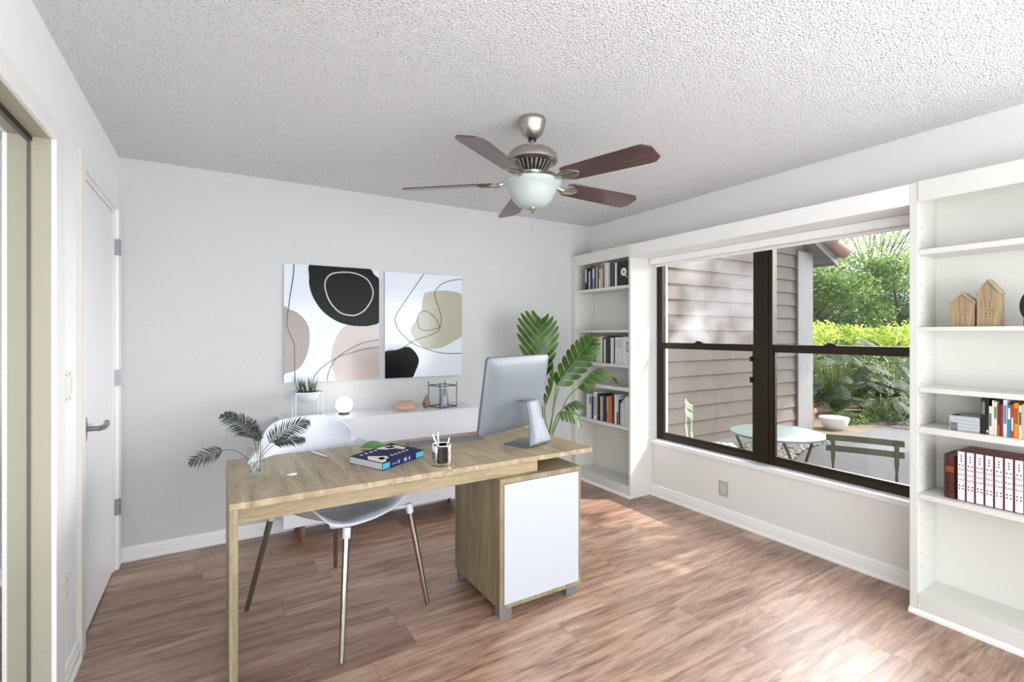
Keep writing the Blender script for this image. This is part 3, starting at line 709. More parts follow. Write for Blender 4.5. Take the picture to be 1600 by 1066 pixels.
# ================================================================ DESK
oak_m = wood('greyed oak', [(124,107,82),(164,147,118),(192,174,143)], (8,1.1,8), 2.2, .42)
oakv_m = wood('greyed oak upright', [(106,96,72),(140,127,100),(166,152,122)], (7,7,.9), 2.6, .45)
oaklong_m = wood('greyed oak lengthwise', [(110,96,70),(146,130,100),(168,151,118)], (1,7,7), 2.6, .45)
t = thing('desk', 'grey oak desk with white fronted pedestal', 'desk', (.9, 2.4, 0))
DT = .755
mesh('desktop', B((.040, 2.035, DT-.024), (1.752, 2.755, DT)), oak_m, t, bevel=.001)
mesh('side_panel', B((.040, 2.035, 0), (.068, 2.755, DT-.0245)), oakv_m, t, bevel=.001)
mesh('apron', B((.0685, 2.047, DT-.080), (1.40, 2.065, DT-.0245)), oaklong_m, t, bevel=.001)
mesh('rear_apron', B((.0685, 2.715, DT-.080), (1.40, 2.733, DT-.0245)), oaklong_m, t, bevel=.001)
mesh('riser_block', B((1.18, 2.0655, DT-.080), (1.40, 2.7145, DT-.0245)), oaklong_m, t)
PZ0, PZ1 = .048, .6745
cab = MB(); x0, x1, y0, y1 = 1.157, 1.652, 2.010, 2.520
cab.box((x0,y0,PZ0),(x0+.022,y1,PZ1)); cab.box((x1-.016,y0,PZ0),(x1,y1,PZ1)); cab.box((x0+.022,y0,PZ1-.024),(x1-.016,y1,PZ1)); cab.box((x0+.022,y0,PZ0),(x1-.016,y1,PZ0+.02)); cab.box((x0+.022,y1-.012,PZ0+.02),(x1-.016,y1,PZ1-.024))
mesh('pedestal', cab, oakv_m, t, bevel=.001)
mesh('pedestal_front', B((x0+.024, y0-.003, PZ0+.022), (x1-.018, y0+.016, PZ1-.026)), mat('white pedestal front', (186,191,199), .35), t, bevel=.001)
foot_m = mat('grey foot', (108,112,116), .5)
for x in (x0+.04, x1-.05):
    for y in (y0+.035, y1-.04): mesh('foot', B((x-.035, y-.022, 0), (x+.035, y+.022, PZ0-.001)), foot_m, t, bevel=.002)

# ---- chair on the far side of the desk
ch = thing('shell_chair', 'white shell armchair with chrome legs pushed under the desk', 'chair', (.52, 2.56, 0), R(26))
# local frame: front is -Y
def shell_pt(s, tt):
    prof = [(-.275,.505),(-.27,.52),(-.20,.522),(-.05,.505),(.10,.50),(.20,.525),(.265,.60),(.305,.72),(.33,.83),(.345,.925)]
    k = tt*(len(prof)-1); i = min(int(k), len(prof)-2); f_ = k-i
    y = prof[i][0]*(1-f_)+prof[i+1][0]*f_; z = prof[i][1]*(1-f_)+prof[i+1][1]*f_
    hw = .21+.09*math.sin(min(1,tt*1.35)*math.pi*.5) - max(0,(tt-.72))*.10
    x = s*hw; a_ = abs(s)
    edge = max(0,(a_-.55)/.45)
    rise = .25*math.exp(-((tt-.50)/.24)**2)*edge**1.25
    sag = .028*(1-a_**2)*math.exp(-((tt-.40)/.25)**2)
    z += rise - sag; x += (.035*edge*math.exp(-((tt-.5)/.25)**2))*(1 if s > 0 else -1)
    if tt > .6: y -= (tt-.6)*.32*a_**2; z -= max(0,(tt-.75))*.42*a_**5
    if tt < .15: y += (.15-tt)*.35*a_**3
    if tt < .12: z += -.01*(1-a_)
    return (x, y, z)
m = MB(); NS, NTT = 24, 34
vs = [shell_pt(-1+2*i/NS, j/NTT) for j in range(NTT+1) for i in range(NS+1)]
fs = [(j*(NS+1)+i, j*(NS+1)+i+1, (j+1)*(NS+1)+i+1, (j+1)*(NS+1)+i) for j in range(NTT) for i in range(NS)]
m.add(vs, fs); sh = mesh('seat_shell', m, plast_m, ch, world=False, smooth=True, solid=.009, subd=1)
Rm = Matrix.Rotation(-R(26), 3, 'Z')
def to_local(p): v = Rm @ (Vector(p) - ch.location); return v
legs = [((.444,2.094,0),(.500,2.250,.492)), ((.915,2.326,0),(.845,2.405,.492)), ((.127,2.739,0),(.235,2.66,.492)), ((.600,2.985,0),(.575,2.86,.492))]
for a_, b_ in legs:
    A, Bv = to_local(a_), to_local(b_)
    n_ = (Bv-A).normalized()
    lg = mesh('leg', MB().tube([A, A+n_*.01, Bv-n_*.035], [.009,.0115,.0150], 16), chrome_m, ch, world=False, smooth=True)
    mesh('leg_cap', MB().tube([Bv-n_*.036, Bv+n_*.010], [.0175,.0185], 16), plast_m, lg, world=False, smooth=True)
ub = MB(); ctr = Vector((0,.0,.472))
for a_, b_ in legs: ub.tube([to_local(b_)+Vector((0,0,-.002)), ctr], .010, 8)
mesh('seat_brace', ub, plast_m, ch, world=False, smooth=True)

# ---- monitor
mo = thing('desktop_computer', 'silver all-in-one desktop computer seen from behind, on the desk', 'computer', (1.50, 2.30, DT), math.atan2(.345, .94))
# local: x along the panel, -y is the back side that faces the camera
HW = .285
def tilt(x, y, z): a_ = R(9); z -= .065; return (x, y*math.cos(a_) - z*math.sin(a_)*1.0 + .115, z*math.cos(a_) + y*math.sin(a_) + .066)
pn = MB(); Hh = .432
rows = [(-.012,1.0,.0),(-.006,1.0,.002),(.004,.965,.012),(.014,.80,.07),(.020,.5,.16)]
def rrect(sx, sz, y, rad=.022, cz=Hh/2):
    pts = []
    for cx_, cz_, a0 in ((sx-rad, sz-rad, 0),(-sx+rad, sz-rad, 90),(-sx+rad,-sz+rad,180),(sx-rad,-sz+rad,270)):
        for k in range(6): a_ = R(a0+k*18); pts.append(tilt(cx_+rad*math.cos(a_), y, cz+cz_+rad*math.sin(a_)+.065))
    return pts
rings = [rrect(HW, Hh/2, .012), rrect(HW, Hh/2, -.004), rrect(HW-.006, Hh/2-.006, -.010), rrect(HW*.8, Hh/2*.78, -.020, .05), rrect(HW*.5, Hh/2*.45, -.026, .05)]
for r_ in rings: pn.v += r_
n_ = 24
for k in range(4):
    for i in range(n_): j_ = (i+1)%n_; pn.f.append((k*n_+i, k*n_+j_, (k+1)*n_+j_, (k+1)*n_+i))
pn.f.append(tuple(range(4*n_,5*n_))); pn.f.append(tuple(range(n_))[::-1]); pn.m = [0]*len(pn.f)
mesh('display_housing', pn, alu_m, mo, world=False, smooth=True)
scn = MB(); scn.add([tilt(-HW+.02,.0125,.16),tilt(HW-.02,.0125,.16),tilt(HW-.02,.0125,Hh+.045),tilt(-HW+.02,.0125,Hh+.045),tilt(-HW+.02,.0135,.16),tilt(HW-.02,.0135,.16),tilt(HW-.02,.0135,Hh+.045),tilt(-HW+.02,.0135,Hh+.045)],
   [(0,3,2,1),(4,5,6,7),(0,1,5,4),(1,2,6,5),(2,3,7,6),(3,0,4,7)]); mesh('screen', scn, blackgloss_m, mo, world=False)
# stand: bent sheet, side profile (y,z), widening towards the foot
prof = [(.085,.004),(.0,.004),(-.062,.004),(-.084,.008),(-.092,.018),(-.090,.034),(-.078,.085),(-.060,.150),(-.046,.205),(-.038,.232),(-.028,.243),(-.010,.244),(.020,.244)]
P2 = smooth_path([(0,a_,b_) for a_,b_ in prof], 4); sd = MB(); vs = []; nP = len(P2)
for i, p_ in enumerate(P2):
    z_ = p_.z; hw = .100 if z_ < .02 else max(.058, .100 - (z_-.02)*.30)
    vs += [(-hw, p_.y, z_), (-hw*.33, p_.y, z_), (hw*.33, p_.y, z_), (hw, p_.y, z_)]
fs = []
for i in range(nP-1):
    zc_ = (P2[i].z+P2[i+1].z)/2
    for k in range(3): fs.append((4*i+k, 4*i+k+1, 4*i+4+k+1, 4*i+4+k))
sd.add(vs, fs); so = mesh('stand', sd, alu_m, mo, world=False, smooth=True, solid=.006)
mesh('cable_hole', MB().prism([(.021*math.cos(a_), -.0852+ .0*a_ + .021*math.sin(a_)*.27+.019, .112+.021*math.sin(a_)) for a_ in [i*math.pi/12 for i in range(24)]], (0,-.0025,.0006)), mat('pale hole rim', (214,218,222), .4), mo, world=False)

# ---- things on the desk
kb = thing('keyboard', 'thin silver keyboard in front of the computer on the desk', 'keyboard', (1.13, 2.585, DT), R(-2.5))
mesh('base', MB().box((-.225,-.045,0),(.225,.055,.007)), alu_m, kb, world=False, bevel=.003)
ks = MB()
for r_ in range(5):
    for c_ in range(16): ks.box((-.215+c_*.027, -.036+r_*.0175, .007), (-.215+c_*.027+.0235, -.036+r_*.0175+.0145, .0092))
mesh('keys', ks, mat('grey keys', (122,120,124), .5), kb, world=False)

bk = thing('hardcover_book', 'thick navy book with white and pink cover lying on the desk', 'book', (0,0,DT))
P0, P1, P2_, P3 = Vector((.545,2.385,0)), Vector((.642,2.178,0)), Vector((.893,2.325,0)), Vector((.800,2.560,0))
bk.location = (.72, 2.36, DT); Bt = .034
def q4(a_, b_, z): return P0.lerp(P3, a_).lerp(P1.lerp(P2_, a_), b_) + Vector((0,0,DT+z))      # a: along the spine, b: towards spine
navy_m = mat('navy cover', (18,28,74), .6, spec=.2)
def slab(z0, z1, a0=0, a1=1, b0=0, b1=1):
    m_ = MB(); p_ = [q4(a_, b_, z0) for a_, b_ in ((a0,b0),(a1,b0),(a1,b1),(a0,b1))]; return m_.prism(p_, (0,0,z1-z0))
cv = slab(0,.002); cv.add(*(lambda s_: (s_.v, s_.f))(slab(Bt-.002,Bt))); cv.add(*(lambda s_: (s_.v, s_.f))(slab(.002,Bt-.002,0,1,.985,1)))
mesh('cover', cv, navy_m, bk); mesh('pages', slab(.0022,Bt-.0022,.004,.996,.01,.984), mat('book pages', (196,198,204), .8), bk)
def patch(pts, nm, col, z=Bt):
    p_ = [q4(a_, b_, z+.0001) for a_, b_ in pts]; mesh(nm, MB().prism(p_, (0,0,.0003)), bmat(col, .35), bk)
patch([(.10,.42),(.16,.34),(.24,.52),(.34,.66),(.30,.80),(.20,.84),(.12,.95),(.02,.97),(.02,.55)], 'cover_art', (232,226,216))
patch([(.55,.05),(.80,.06),(.95,.25),(.93,.55),(.82,.62),(.78,.42),(.62,.30)], 'cover_art', (226,222,214))
patch([(.16,.62),(.26,.66),(.24,.80),(.12,.80)], 'cover_art', (222,160,140)); patch([(.70,.10),(.86,.16),(.84,.34),(.72,.30)], 'cover_art', (214,140,122))
lt = MB(); rl_ = random.Random(5)
for k in range(7):
    a_ = .12+k*.11
    for (b0_, hh_) in ((.13,.06),):
        p_ = [q4(x_, y_, Bt+.0005) for x_, y_ in ((a_,b0_),(a_+.05,b0_),(a_+.05,b0_+hh_),(a_+.02,b0_+hh_*1.3),(a_,b0_+hh_))]; lt.prism(p_, (0,0,.0003))
for k in range(5):
    a_ = .40+k*.095; p_ = [q4(x_, y_, Bt+.0005) for x_, y_ in ((a_,.70),(a_+.04,.68),(a_+.05,.76),(a_+.01,.78))]; lt.prism(p_, (0,0,.0003))
mesh('cover_lettering', lt, bmat((228,230,236)), bk)
dd = (P2_-P1).normalized(); nn = Vector((dd.y, -dd.x, 0))
def spine_patch(a0, a1, z0, z1, col, nm, off=.0003):
    A = P1.lerp(P2_, a0)+nn*off; Bq = P1.lerp(P2_, a1)+nn*off; m_ = MB()
    m_.prism([A+Vector((0,0,DT+z0)), Bq+Vector((0,0,DT+z0)), Bq+Vector((0,0,DT+z1)), A+Vector((0,0,DT+z1))], nn*.0004); mesh(nm, m_, bmat(col, .35), bk)
spine_patch(.0,.16,.004,.030,(64,170,190),'spine_block'); spine_patch(.80,.99,.004,.030,(64,170,190),'spine_block')
for a_ in (.36,.50,.54,.62): spine_patch(a_,a_+.022,.010,.025,(190,196,210),'spine_lettering')
spine_patch(.20,.33,.013,.018,(120,130,160),'spine_lettering')

gp = thing('leaf_dish', 'green leaf-shaped dish with pale rim at the back of the desk', 'dish', (.715, 2.625, DT))
m = MB(); nL = 26; ro = []
for rr_, zz_ in ((.2,.0),(.75,.0),(1.0,.006),(1.0,.012),(.96,.016),(.6,.034),(.25,.041),(.01,.042)):
    ro.append([(.715+(.060*math.cos(a_)+.012*(math.cos(a_)>0)*math.cos(a_)**3)*rr_, 2.625+.040*math.sin(a_)*rr_, DT+zz_) for a_ in [2*math.pi*i/nL for i in range(nL)]])
for r_ in ro: m.v += r_
for k in range(len(ro)-1):
    for i in range(nL): j_ = (i+1)%nL; m.f.append((k*nL+i, k*nL+j_, (k+1)*nL+j_, (k+1)*nL+i)); m.m.append(0 if k < 3 else 1)
m.f.append(tuple(range(nL))[::-1]); m.m.append(0); m.f.append(tuple(range((len(ro)-1)*nL, len(ro)*nL))); m.m.append(1)
mesh('dish_body', m, [mat('cream rim', (206,200,168), .5), mat('green glaze', (86,140,84), .45)], gp, smooth=True)

pc = Vector((.912, 2.135, DT))
cp = thing('pencil_cup', 'chrome pencil cup with dark window on the desk', 'cup', pc)
mesh('cup_body', MB().lathe([(.0001,.0),(.036,.0),(.043,.004),(.046,.014),(.046,.095),(.044,.098),(.042,.095),(.042,.016),(.0001,.010)], pc, 40, False), mat('cup chrome', (235,232,226), .05, 1), cp, smooth=True)
dm = MB(); an0 = math.atan2(-pc.y, -pc.x)+.08; K = 12; zs = [.016,.022,.085,.092]
for i in range(K):
    a0_, a1_ = an0-.55+1.1*i/K, an0-.55+1.1*(i+1)/K
    r_ = .0463; e0 = .0 if 0 < i < K-1 else .006
    dm.add([pc+Vector((rr_*math.cos(q_), rr_*math.sin(q_), zz_)) for rr_ in (r_, r_+.0006) for q_ in (a0_, a1_) for zz_ in (.016+e0, .094-e0)],
           [(0,1,3,2),(4,6,7,5),(0,2,6,4),(1,5,7,3),(0,4,5,1),(2,3,7,6)])
mesh('dark_window', dm, blackgloss_m, cp, smooth=True)
mesh('dark_lining', MB().lathe([(.0415,.020),(.0415,.094)], pc, 32, False), blackgloss_m, cp, smooth=True)
pen_w = mat('white pen', (232,232,236), .3); 
def pen(label, base, top, r_, col, name='pen', tipc=(90,90,96)):
    b_, t_ = Vector(base), Vector(top); d_ = (t_-b_).normalized()
    o = thing(name, label, name, b_)
    mesh('barrel', MB().tube([b_+d_*.010, b_+d_*.014, t_-d_*.006, t_-d_*.004], [r_*.6, r_, r_, r_*.8], 12), col, o, smooth=True)
    mesh('tip', MB().tube([b_, b_+d_*.0099], [.0008, r_*.55], 10), bmat(tipc, .3), o, smooth=True)
    mesh('cap', MB().tube([t_-d_*.0039, t_], [r_*.9, r_*.6], 10), bmat(tipc, .3), o, smooth=True)
pen('white pen leaning left in the chrome cup', pc+Vector((.012,.004,.012)), pc+Vector((-.040,.024,.150)), .0045, pen_w)
pen('pale translucent pen standing tallest in the chrome cup', pc+Vector((-.006,.02,.012)), pc+Vector((-.006,.034,.155)), .0042, mat('pale pen', (206,212,224), .25))
pen('short white pen leaning right in the chrome cup', pc+Vector((.0,-.012,.014)), pc+Vector((.040,.0,.128)), .0036, pen_w)
lp = thing('stylus_pen', 'white stylus lying on the desk behind the vase of palm leaves', 'pen', (.45, 2.63, DT))
A, Bq = Vector((.424, 2.695, DT+.0055)), Vector((.480, 2.545, DT+.0032)); d_ = (Bq-A).normalized()
mesh('barrel', MB().tube([A, A+d_*.004, A+d_*.12, Bq-d_*.012], [.004,.0052,.0045,.0030], 12), pen_w, lp, smooth=True)
mesh('tip', MB().tube([Bq-d_*.0119, Bq], [.0027,.0008], 10), mat('pale grey tip', (170,170,172), .4), lp, smooth=True)
tag(mesh('eraser', MB().prism([(.262,2.318,DT+.0005),(.283,2.300,DT+.0005),(.304,2.318,DT+.0005),(.286,2.334,DT+.0005)], (0,0,.007)), pen_w, bevel=.002), 'small white diamond-shaped clip lying on the desk by the vase', 'clip')

# vase with palm fronds
vc = Vector((.146, 2.405, DT))
va = thing('glass_vase', 'small clear glass vase on the left of the desk', 'vase', vc)
mesh('vase_body', MB().lathe([(.0001,.0005),(.038,.0005),(.043,.006),(.0435,.014),(.040,.05),(.033,.09),(.031,.118),(.0325,.125),(.0295,.125),(.0285,.118),(.0305,.09),(.0375,.05),(.041,.015),(.040,.009),(.0001,.006)], vc, 40, False), vase_m, va, smooth=True)
palm_m = leaf_mat('dark palm leaf', (24,31,28), (56,68,58), .15, 14, .45)
stem_m = mat('dark stem', (58,60,44), .6)
def frond(label, tip, ctrl, base, width, seed, n=26, start=.3):
    rg = random.Random(seed)
    sp = smooth_path([base, ctrl, tip], 16); L_ = len(sp)
    o = thing('palm_leaf', label, 'palm leaf', base)
    mesh('stem', MB().tube(sp, [.0017*(1-.7*i/L_) for i in range(L_)], 6), stem_m, o)
    m_ = MB(); view = Vector((sp[L_//2].x, sp[L_//2].y, sp[L_//2].z-EYE)).normalized()
    for k in range(n):
        f_ = start + (1-start)*(k+.5)/n; idx = f_*(L_-1); i_ = min(int(idx), L_-2); p_ = sp[i_].lerp(sp[i_+1], idx-i_); T = (sp[i_+1]-sp[i_]).normalized()
        q_ = (f_-start)/(1-start); ln = width*(math.sin(math.pi*min(1,.16+.84*q_))**.6)*(1-.25*q_)
        for s_ in (-1,1):
            side = T.cross(view).normalized()*s_; dr = (side*.80 + T*(.55+.5*q_) + Vector((rg.uniform(-.1,.1),rg.uniform(-.1,.1),rg.uniform(-.16,.02)))).normalized()
            e_ = p_ + dr*ln*rg.uniform(.85,1.1) + Vector((0,0,-.012*rg.random())); wv = T*.0042
            mid = p_.lerp(e_, .45) + Vector((0,0,.004)); nrm = view*-.0012
            m_.add([p_-wv*.5, p_+wv*.5, mid+wv*.8, mid-wv*.8, e_, mid+nrm], [(0,1,2,5),(0,5,3),(3,5,4),(5,2,4)])
    mesh('leaflets', m_, palm_m, o)
b0 = vc+Vector((0,0,.014))
def pv(u, v, dz=0): return at(u, v, 2.13+dz)
frond('long palm leaf rising to the upper left of the vase', pv(346,648,.05), pv(392,678,.02), b0+Vector((.014,.004,0)), .072, 1, 30, .42)
frond('narrow palm leaf arching behind the upper left one', pv(352,645,.16), pv(402,672,.10), b0+Vector((.018,.008,0)), .050, 2, 26, .5)
frond('palm leaf drooping far left over the desk edge', pv(296,723,-.04), pv(362,703,-.01), b0+Vector((.020,-.004,0)), .062, 3, 22, .60)
frond('long palm leaf rising right in front of the chair back', pv(482,658,.06), pv(430,683,.03), b0+Vector((-.020,.004,0)), .072, 4, 30, .40)
frond('lower right palm leaf below the rising one', pv(476,686,.10), pv(430,694,.05), b0+Vector((-.024,-.004,0)), .045, 5, 26, .48)
frond('short palm leaf between the left and right sprays', pv(396,668,.12), pv(404,690,.07), b0+Vector((.004,.014,0)), .045, 6, 18, .5)

# ================================================================ MONSTERA behind the desk
mon = thing('potted_monstera', 'tall monstera plant with split leaves behind the desk', 'plant', (2.16, 3.20, 0))
mesh('pot', MB().lathe([(.0001,0),(.11,0),(.15,.28),(.152,.30),(.14,.30),(.135,.27),(.0001,.27)], (2.16,3.20,0), 32, False), lacq_m, mon, smooth=True)
mesh('soil', MB().lathe([(.0001,.276),(.134,.274)], (2.16,3.20,0), 24, False), mat('potting soil', (40,30,22), .95), mon)
mons_m = leaf_mat('monstera leaf', (44,76,22), (84,120,42), .25, 9, .35)
mstem_m = mat('monstera stem', (112,132,72), .5)
def monstera(base, tip, width, n=9, face=None, droop=.0, flip=1, slit=.30, ratio=(1,1), adv_=.95):
    b_, t_ = Vector(base), Vector(tip); L_ = (t_-b_).length; T0 = (t_-b_).normalized()
    nrm = (Vector(face) - T0*Vector(face).dot(T0)).normalized(); S = T0.cross(nrm).normalized()*flip
    def mid(f_): return b_.lerp(t_, f_) + nrm*(.10*L_*math.sin(math.pi*f_)) + Vector((0,0,droop*L_*math.sin(math.pi*f_)))
    m_ = MB()
    mesh_stem = MB().tube([mid(i/10) for i in range(11)], [.0028*(1-.07*i) for i in range(11)], 6)
    for s_ in (-1, 1):
        wd = width*ratio[0 if s_ < 0 else 1]
        for k in range(n):
            f0 = k/n*.93; f1 = (k+1-slit)/n*.93+.012
            w0 = wd*(math.sin(math.pi*(.16+.80*(k+.5)/n))**.7)
            fm = (f0+f1)/2
            def pt(f_, r_, adv): 
                r_ = max(r_,0); c_ = mid(min(1,f_)); return c_ + S*s_*r_*w0 + T0*(adv*r_*w0) - nrm*(r_**2*w0*.30)
            cols = []
            for q_, r_ in enumerate((0,.22,.45,.7,.9,1.0)):
                ww = 1.0 if q_ in (0,) else (1.02,1.12,1.12,.9,.2)[q_-1]
                if q_ == 0: fa, fb = k/n*.93, (k+1)/n*.93
                elif q_ == 1: fa, fb = k/n*.93+.004, (k+1)/n*.93-.004
                else: fa, fb = fm-(f1-f0)/2*ww, fm+(f1-f0)/2*ww
                cols.append((pt(fa, r_, adv_), pt(fb, r_, adv_)))
            o_ = len(m_.v); vs_ = [p for c_ in cols for p in c_]
            m_.add(vs_, [(2*i, 2*i+1, 2*i+3, 2*i+2) for i in range(len(cols)-1)])
    lf = mesh('leaf', m_, mons_m, mon); mesh('midrib', mesh_stem, mstem_m, lf)
cv_ = lambda u, v, z: at(u, v, z)
crown = Vector((2.16,3.20,.28))
toC = Vector((-.52,-.85,.1))
def mstem(pts): mesh('stem', MB().tube(smooth_path(pts, 8), .0052, 8), mstem_m, mon, smooth=True)
# big upright leaf above the computer
monstera(cv_(843,600,3.82), cv_(846,492,3.86), .17, 8, toC, ratio=(1.15,.85), adv_=1.25); mstem([crown+Vector((-.02,0,0)), cv_(846,690,3.83), cv_(848,640,3.82), cv_(843,600,3.82)])
# edge-on leaf just right of the computer
monstera(cv_(851,636,3.78), cv_(862,560,3.78), .10, 7, Vector((.84,-.52,.1)), ratio=(1,1)); mstem([crown, cv_(856,690,3.8), cv_(852,655,3.78), cv_(851,636,3.78)])
# large leaf sweeping up right
monstera(cv_(869,604,3.70), cv_(931,524,3.95), .125, 9, toC+Vector((.1,0,.4)), ratio=(.85,1.0)); mstem([crown+Vector((.01,0,0)), cv_(858,680,3.8), cv_(866,625,3.74), cv_(869,604,3.70)])
mstem([crown+Vector((.015,.01,0)), cv_(856,682,3.82), cv_(868,625,3.80), cv_(873,606,3.78)])
# arching leaf in front of the shelves
monstera(cv_(902,607,3.72), cv_(966,604,3.95), .082, 9, toC*.6+Vector((0,0,1.1)), droop=.22); mstem([crown+Vector((.03,0,0)), cv_(868,668,3.75), cv_(886,624,3.72), cv_(902,607,3.72)])
# drooping leaf lower right
monstera(cv_(873,645,3.66), cv_(909,673,3.72), .072, 8, toC*.7+Vector((.2,0,.9)), droop=.22); mstem([crown+Vector((.03,-.01,0)), cv_(858,692,3.7), cv_(866,662,3.68), cv_(873,645,3.66)])
# small leaf behind it
monstera(cv_(880,638,3.82), cv_(915,641,3.92), .055, 7, toC*.7+Vector((0,0,.9)), droop=.15); mstem([crown+Vector((.03,.02,0)), cv_(860,690,3.82), cv_(869,655,3.82), cv_(880,638,3.82)])

# ================================================================ CEILING FAN
FC = Vector((1.336, 2.000, 0))
fan = thing('ceiling_fan', 'brushed nickel ceiling fan with five dark wood blades and bowl light', 'ceiling fan', (FC.x, FC.y, H))
def fl(name, prof, m_, par=fan, seg=40, sm=True): return mesh(name, MB().lathe(prof, FC, seg, False), m_, par, smooth=sm)
fl('canopy', [(.0001,H-.001),(.066,H-.001),(.068,H-.012),(.067,H-.026),(.064,H-.030),(.060,H-.055),(.048,H-.080),(.030,H-.096),(.024,H-.100),(.0001,H-.100)], nickel_m)
fl('downrod', [(.0125,H-.100),(.0125,H-.150)], nickel_m, seg=20)
fl('rod_collar', [(.019,H-.098),(.021,H-.104),(.019,H-.112),(.0126,H-.112)], blackgloss_m, seg=20)
fl('motor_housing', [(.0130,H-.145),(.022,H-.149),(.028,H-.150),(.07,H-.152),(.100,H-.162),(.119,H-.180),(.126,H-.200),(.124,H-.216),(.108,H-.224),(.095,H-.226),(.0001,H-.226)], nickel_m)
fl('motor_core', [(.080,H-.2262),(.050,H-.268),(.0001,H-.268)], black_m)
v_ = MB()
for i in range(26):
    a_ = 2*math.pi*i/26; c_, s_ = math.cos(a_), math.sin(a_); tx, ty = -s_*.0055, c_*.0055
    p0_ = FC+Vector((c_*.100, s_*.100, H-.2262)); p1_ = FC+Vector((c_*.066, s_*.066, H-.268))
    v_.prism([p0_+Vector((tx,ty,0)), p0_-Vector((tx,ty,0)), p1_-Vector((tx,ty,0))*.8, p1_+Vector((tx,ty,0))*.8], (c_*-.006, s_*-.006, .001))
mesh('vent_ribs', v_, nickel_m, fan)
fl('flywheel', [(.0001,H-.2682),(.068,H-.2682),(.072,H-.274),(.068,H-.284),(.050,H-.288),(.0001,H-.288)], nickel_m)
fl('switch_housing', [(.046,H-.2882),(.046,H-.308),(.056,H-.318),(.064,H-.322),(.0001,H-.322)], nickel_m)
bowl_m = mat('frosted bowl glass', (180,191,189), .3, var=.04, vscale=14, emit=0); 
bo = fl('light_bowl', [(.112,H-.304),(.138,H-.310),(.145,H-.318),(.144,H-.326),(.136,H-.336),(.122,H-.350),(.112,H-.372),(.098,H-.402),(.075,H-.428),(.045,H-.440),(.0001,H-.443),(.0001,H-.438),(.043,H-.435),(.071,H-.424),(.093,H-.400),(.107,H-.372),(.117,H-.348),(.131,H-.334),(.138,H-.324),(.136,H-.314)], bowl_m)
fl('finial', [(.022,H-.4435),(.020,H-.450),(.010,H-.458),(.006,H-.468),(.0001,H-.472)], nickel_m, seg=20)
rose_m = wood('rosewood blade', [(54,36,36),(78,54,54),(100,74,72)], (1.2,14,14), 3, .28, .5)
rose_m.node_tree.nodes['Principled BSDF'].inputs['Coat Weight'].default_value = .15
for (dx, dy, l_) in ((-.012,-.010,.075),(.006,-.010,.105)):
    cm = MB().tube([FC+Vector((dx,dy,H-.452)), FC+Vector((dx,dy,H-.452-l_))], .0011, 5); 
    cm.tube([FC+Vector((dx,dy,H-.452-l_)), FC+Vector((dx,dy,H-.452-l_-.022))], .0022, 8); mesh('pull_chain', cm, nickel_m, fan)
# one blade built along +X of its own frame, five copies by rotation
bm_ = MB(); top = []; pitch = R(-13); zb = -.322
outl = [(.205,-.052),(.225,-.058),(.60,-.070),(.628,-.066),(.655,-.040),(.655,.040),(.628,.066),(.60,.070),(.225,.058),(.205,.052),(.196,.030),(.196,-.030)]
def bp_(x, y, dz=0): return Vector((x, y*math.cos(pitch), zb + y*math.sin(pitch) + dz - (x-.2)*.02))
bm_.prism([bp_(x, y) for x, y in outl], (0,0,.006))
br = MB()
br.tube(smooth_path([(.060,0,-.279),(.105,0,-.292),(.150,0,-.318),(.190,0,-.328)], 6), [.011]*18+[.010], 8)
leafp = [(.150,0),(.175,-.026),(.205,-.040),(.240,-.038),(.268,-.018),(.282,0),(.268,.018),(.240,.038),(.205,.040),(.175,.026)]
br.prism([bp_(x, y, -.0045) for x, y in leafp], (0,0,.004))
br.tube([bp_(.155,0,-.0055), bp_(.205,-.030,-.007), bp_(.262,-.018,-.006)], .0035, 6); br.tube([bp_(.155,0,-.0055), bp_(.205,.030,-.007), bp_(.262,.018,-.006)], .0035, 6); br.tube([bp_(.155,0,-.0055), bp_(.268,0,-.006)], .0035, 6)
b0_ = None
for k, deg in enumerate((-74, -2, 70, 142, 214)):
    if b0_ is None:
        b0_ = mesh('blade', bm_, rose_m, fan, world=False, bevel=.001); k0_ = mesh('blade_bracket', br, nickel_m, b0_, world=False, smooth=True); o = b0_
    else:
        o = b0_.copy(); C.objects.link(o); o.parent = fan; kk = k0_.copy(); C.objects.link(kk); kk.parent = o
    o.rotation_euler = (0,0,R(deg))

# ================================================================ OUTSIDE THE WINDOW
G = -.10
soil_m = mat('garden soil', (96,84,66), .95, var=.35, vscale=6, bump=.6, bscale=40)
conc_m = mat('patio concrete', (88,88,91), .85, spec=.15, var=.06, vscale=2.5, bump=.1, bscale=60)
struct('ground', B((3.39, -8, G-.3), (34, 26, G-.02)), soil_m)
pt_ = [(3.39,2.75),(5.0,2.95),(5.68,3.08),(6.3,3.3),(7.82,3.50),(9.9,3.47),(13,3.6),(16,3.9),(16,-6),(3.39,-6)]
struct('patio', MB().prism([(x,y,G-.019) for x,y in pt_], (0,0,.019)), conc_m, 'pale concrete patio slab outside the window')
def rocks():
    m = MB(); rg = random.Random(11)
    for k in range(1500):
        x = rg.uniform(4.2, 7.6); ymin = np.interp(x, [4.2,5.0,5.68,6.3,7.82], [2.92,3.02,3.14,3.34,3.54]); y = rg.uniform(ymin, 3.93)
        r = rg.uniform(.018,.045); n = 6; vs = [(x, y, G-.02+r*.9)]; a0 = rg.random()*6
        for h_, q_ in ((r*.5,1.0),(-.01,.8)):
            for i in range(n): a_ = a0+2*math.pi*i/n; vs.append((x+r*q_*math.cos(a_)*1.2, y+r*q_*math.sin(a_), G-.02+h_))
        m.add(vs, [(0,1+i,1+(i+1)%n) for i in range(n)] + [(1+i,7+i,7+(i+1)%n,1+(i+1)%n) for i in range(n)])
    return m
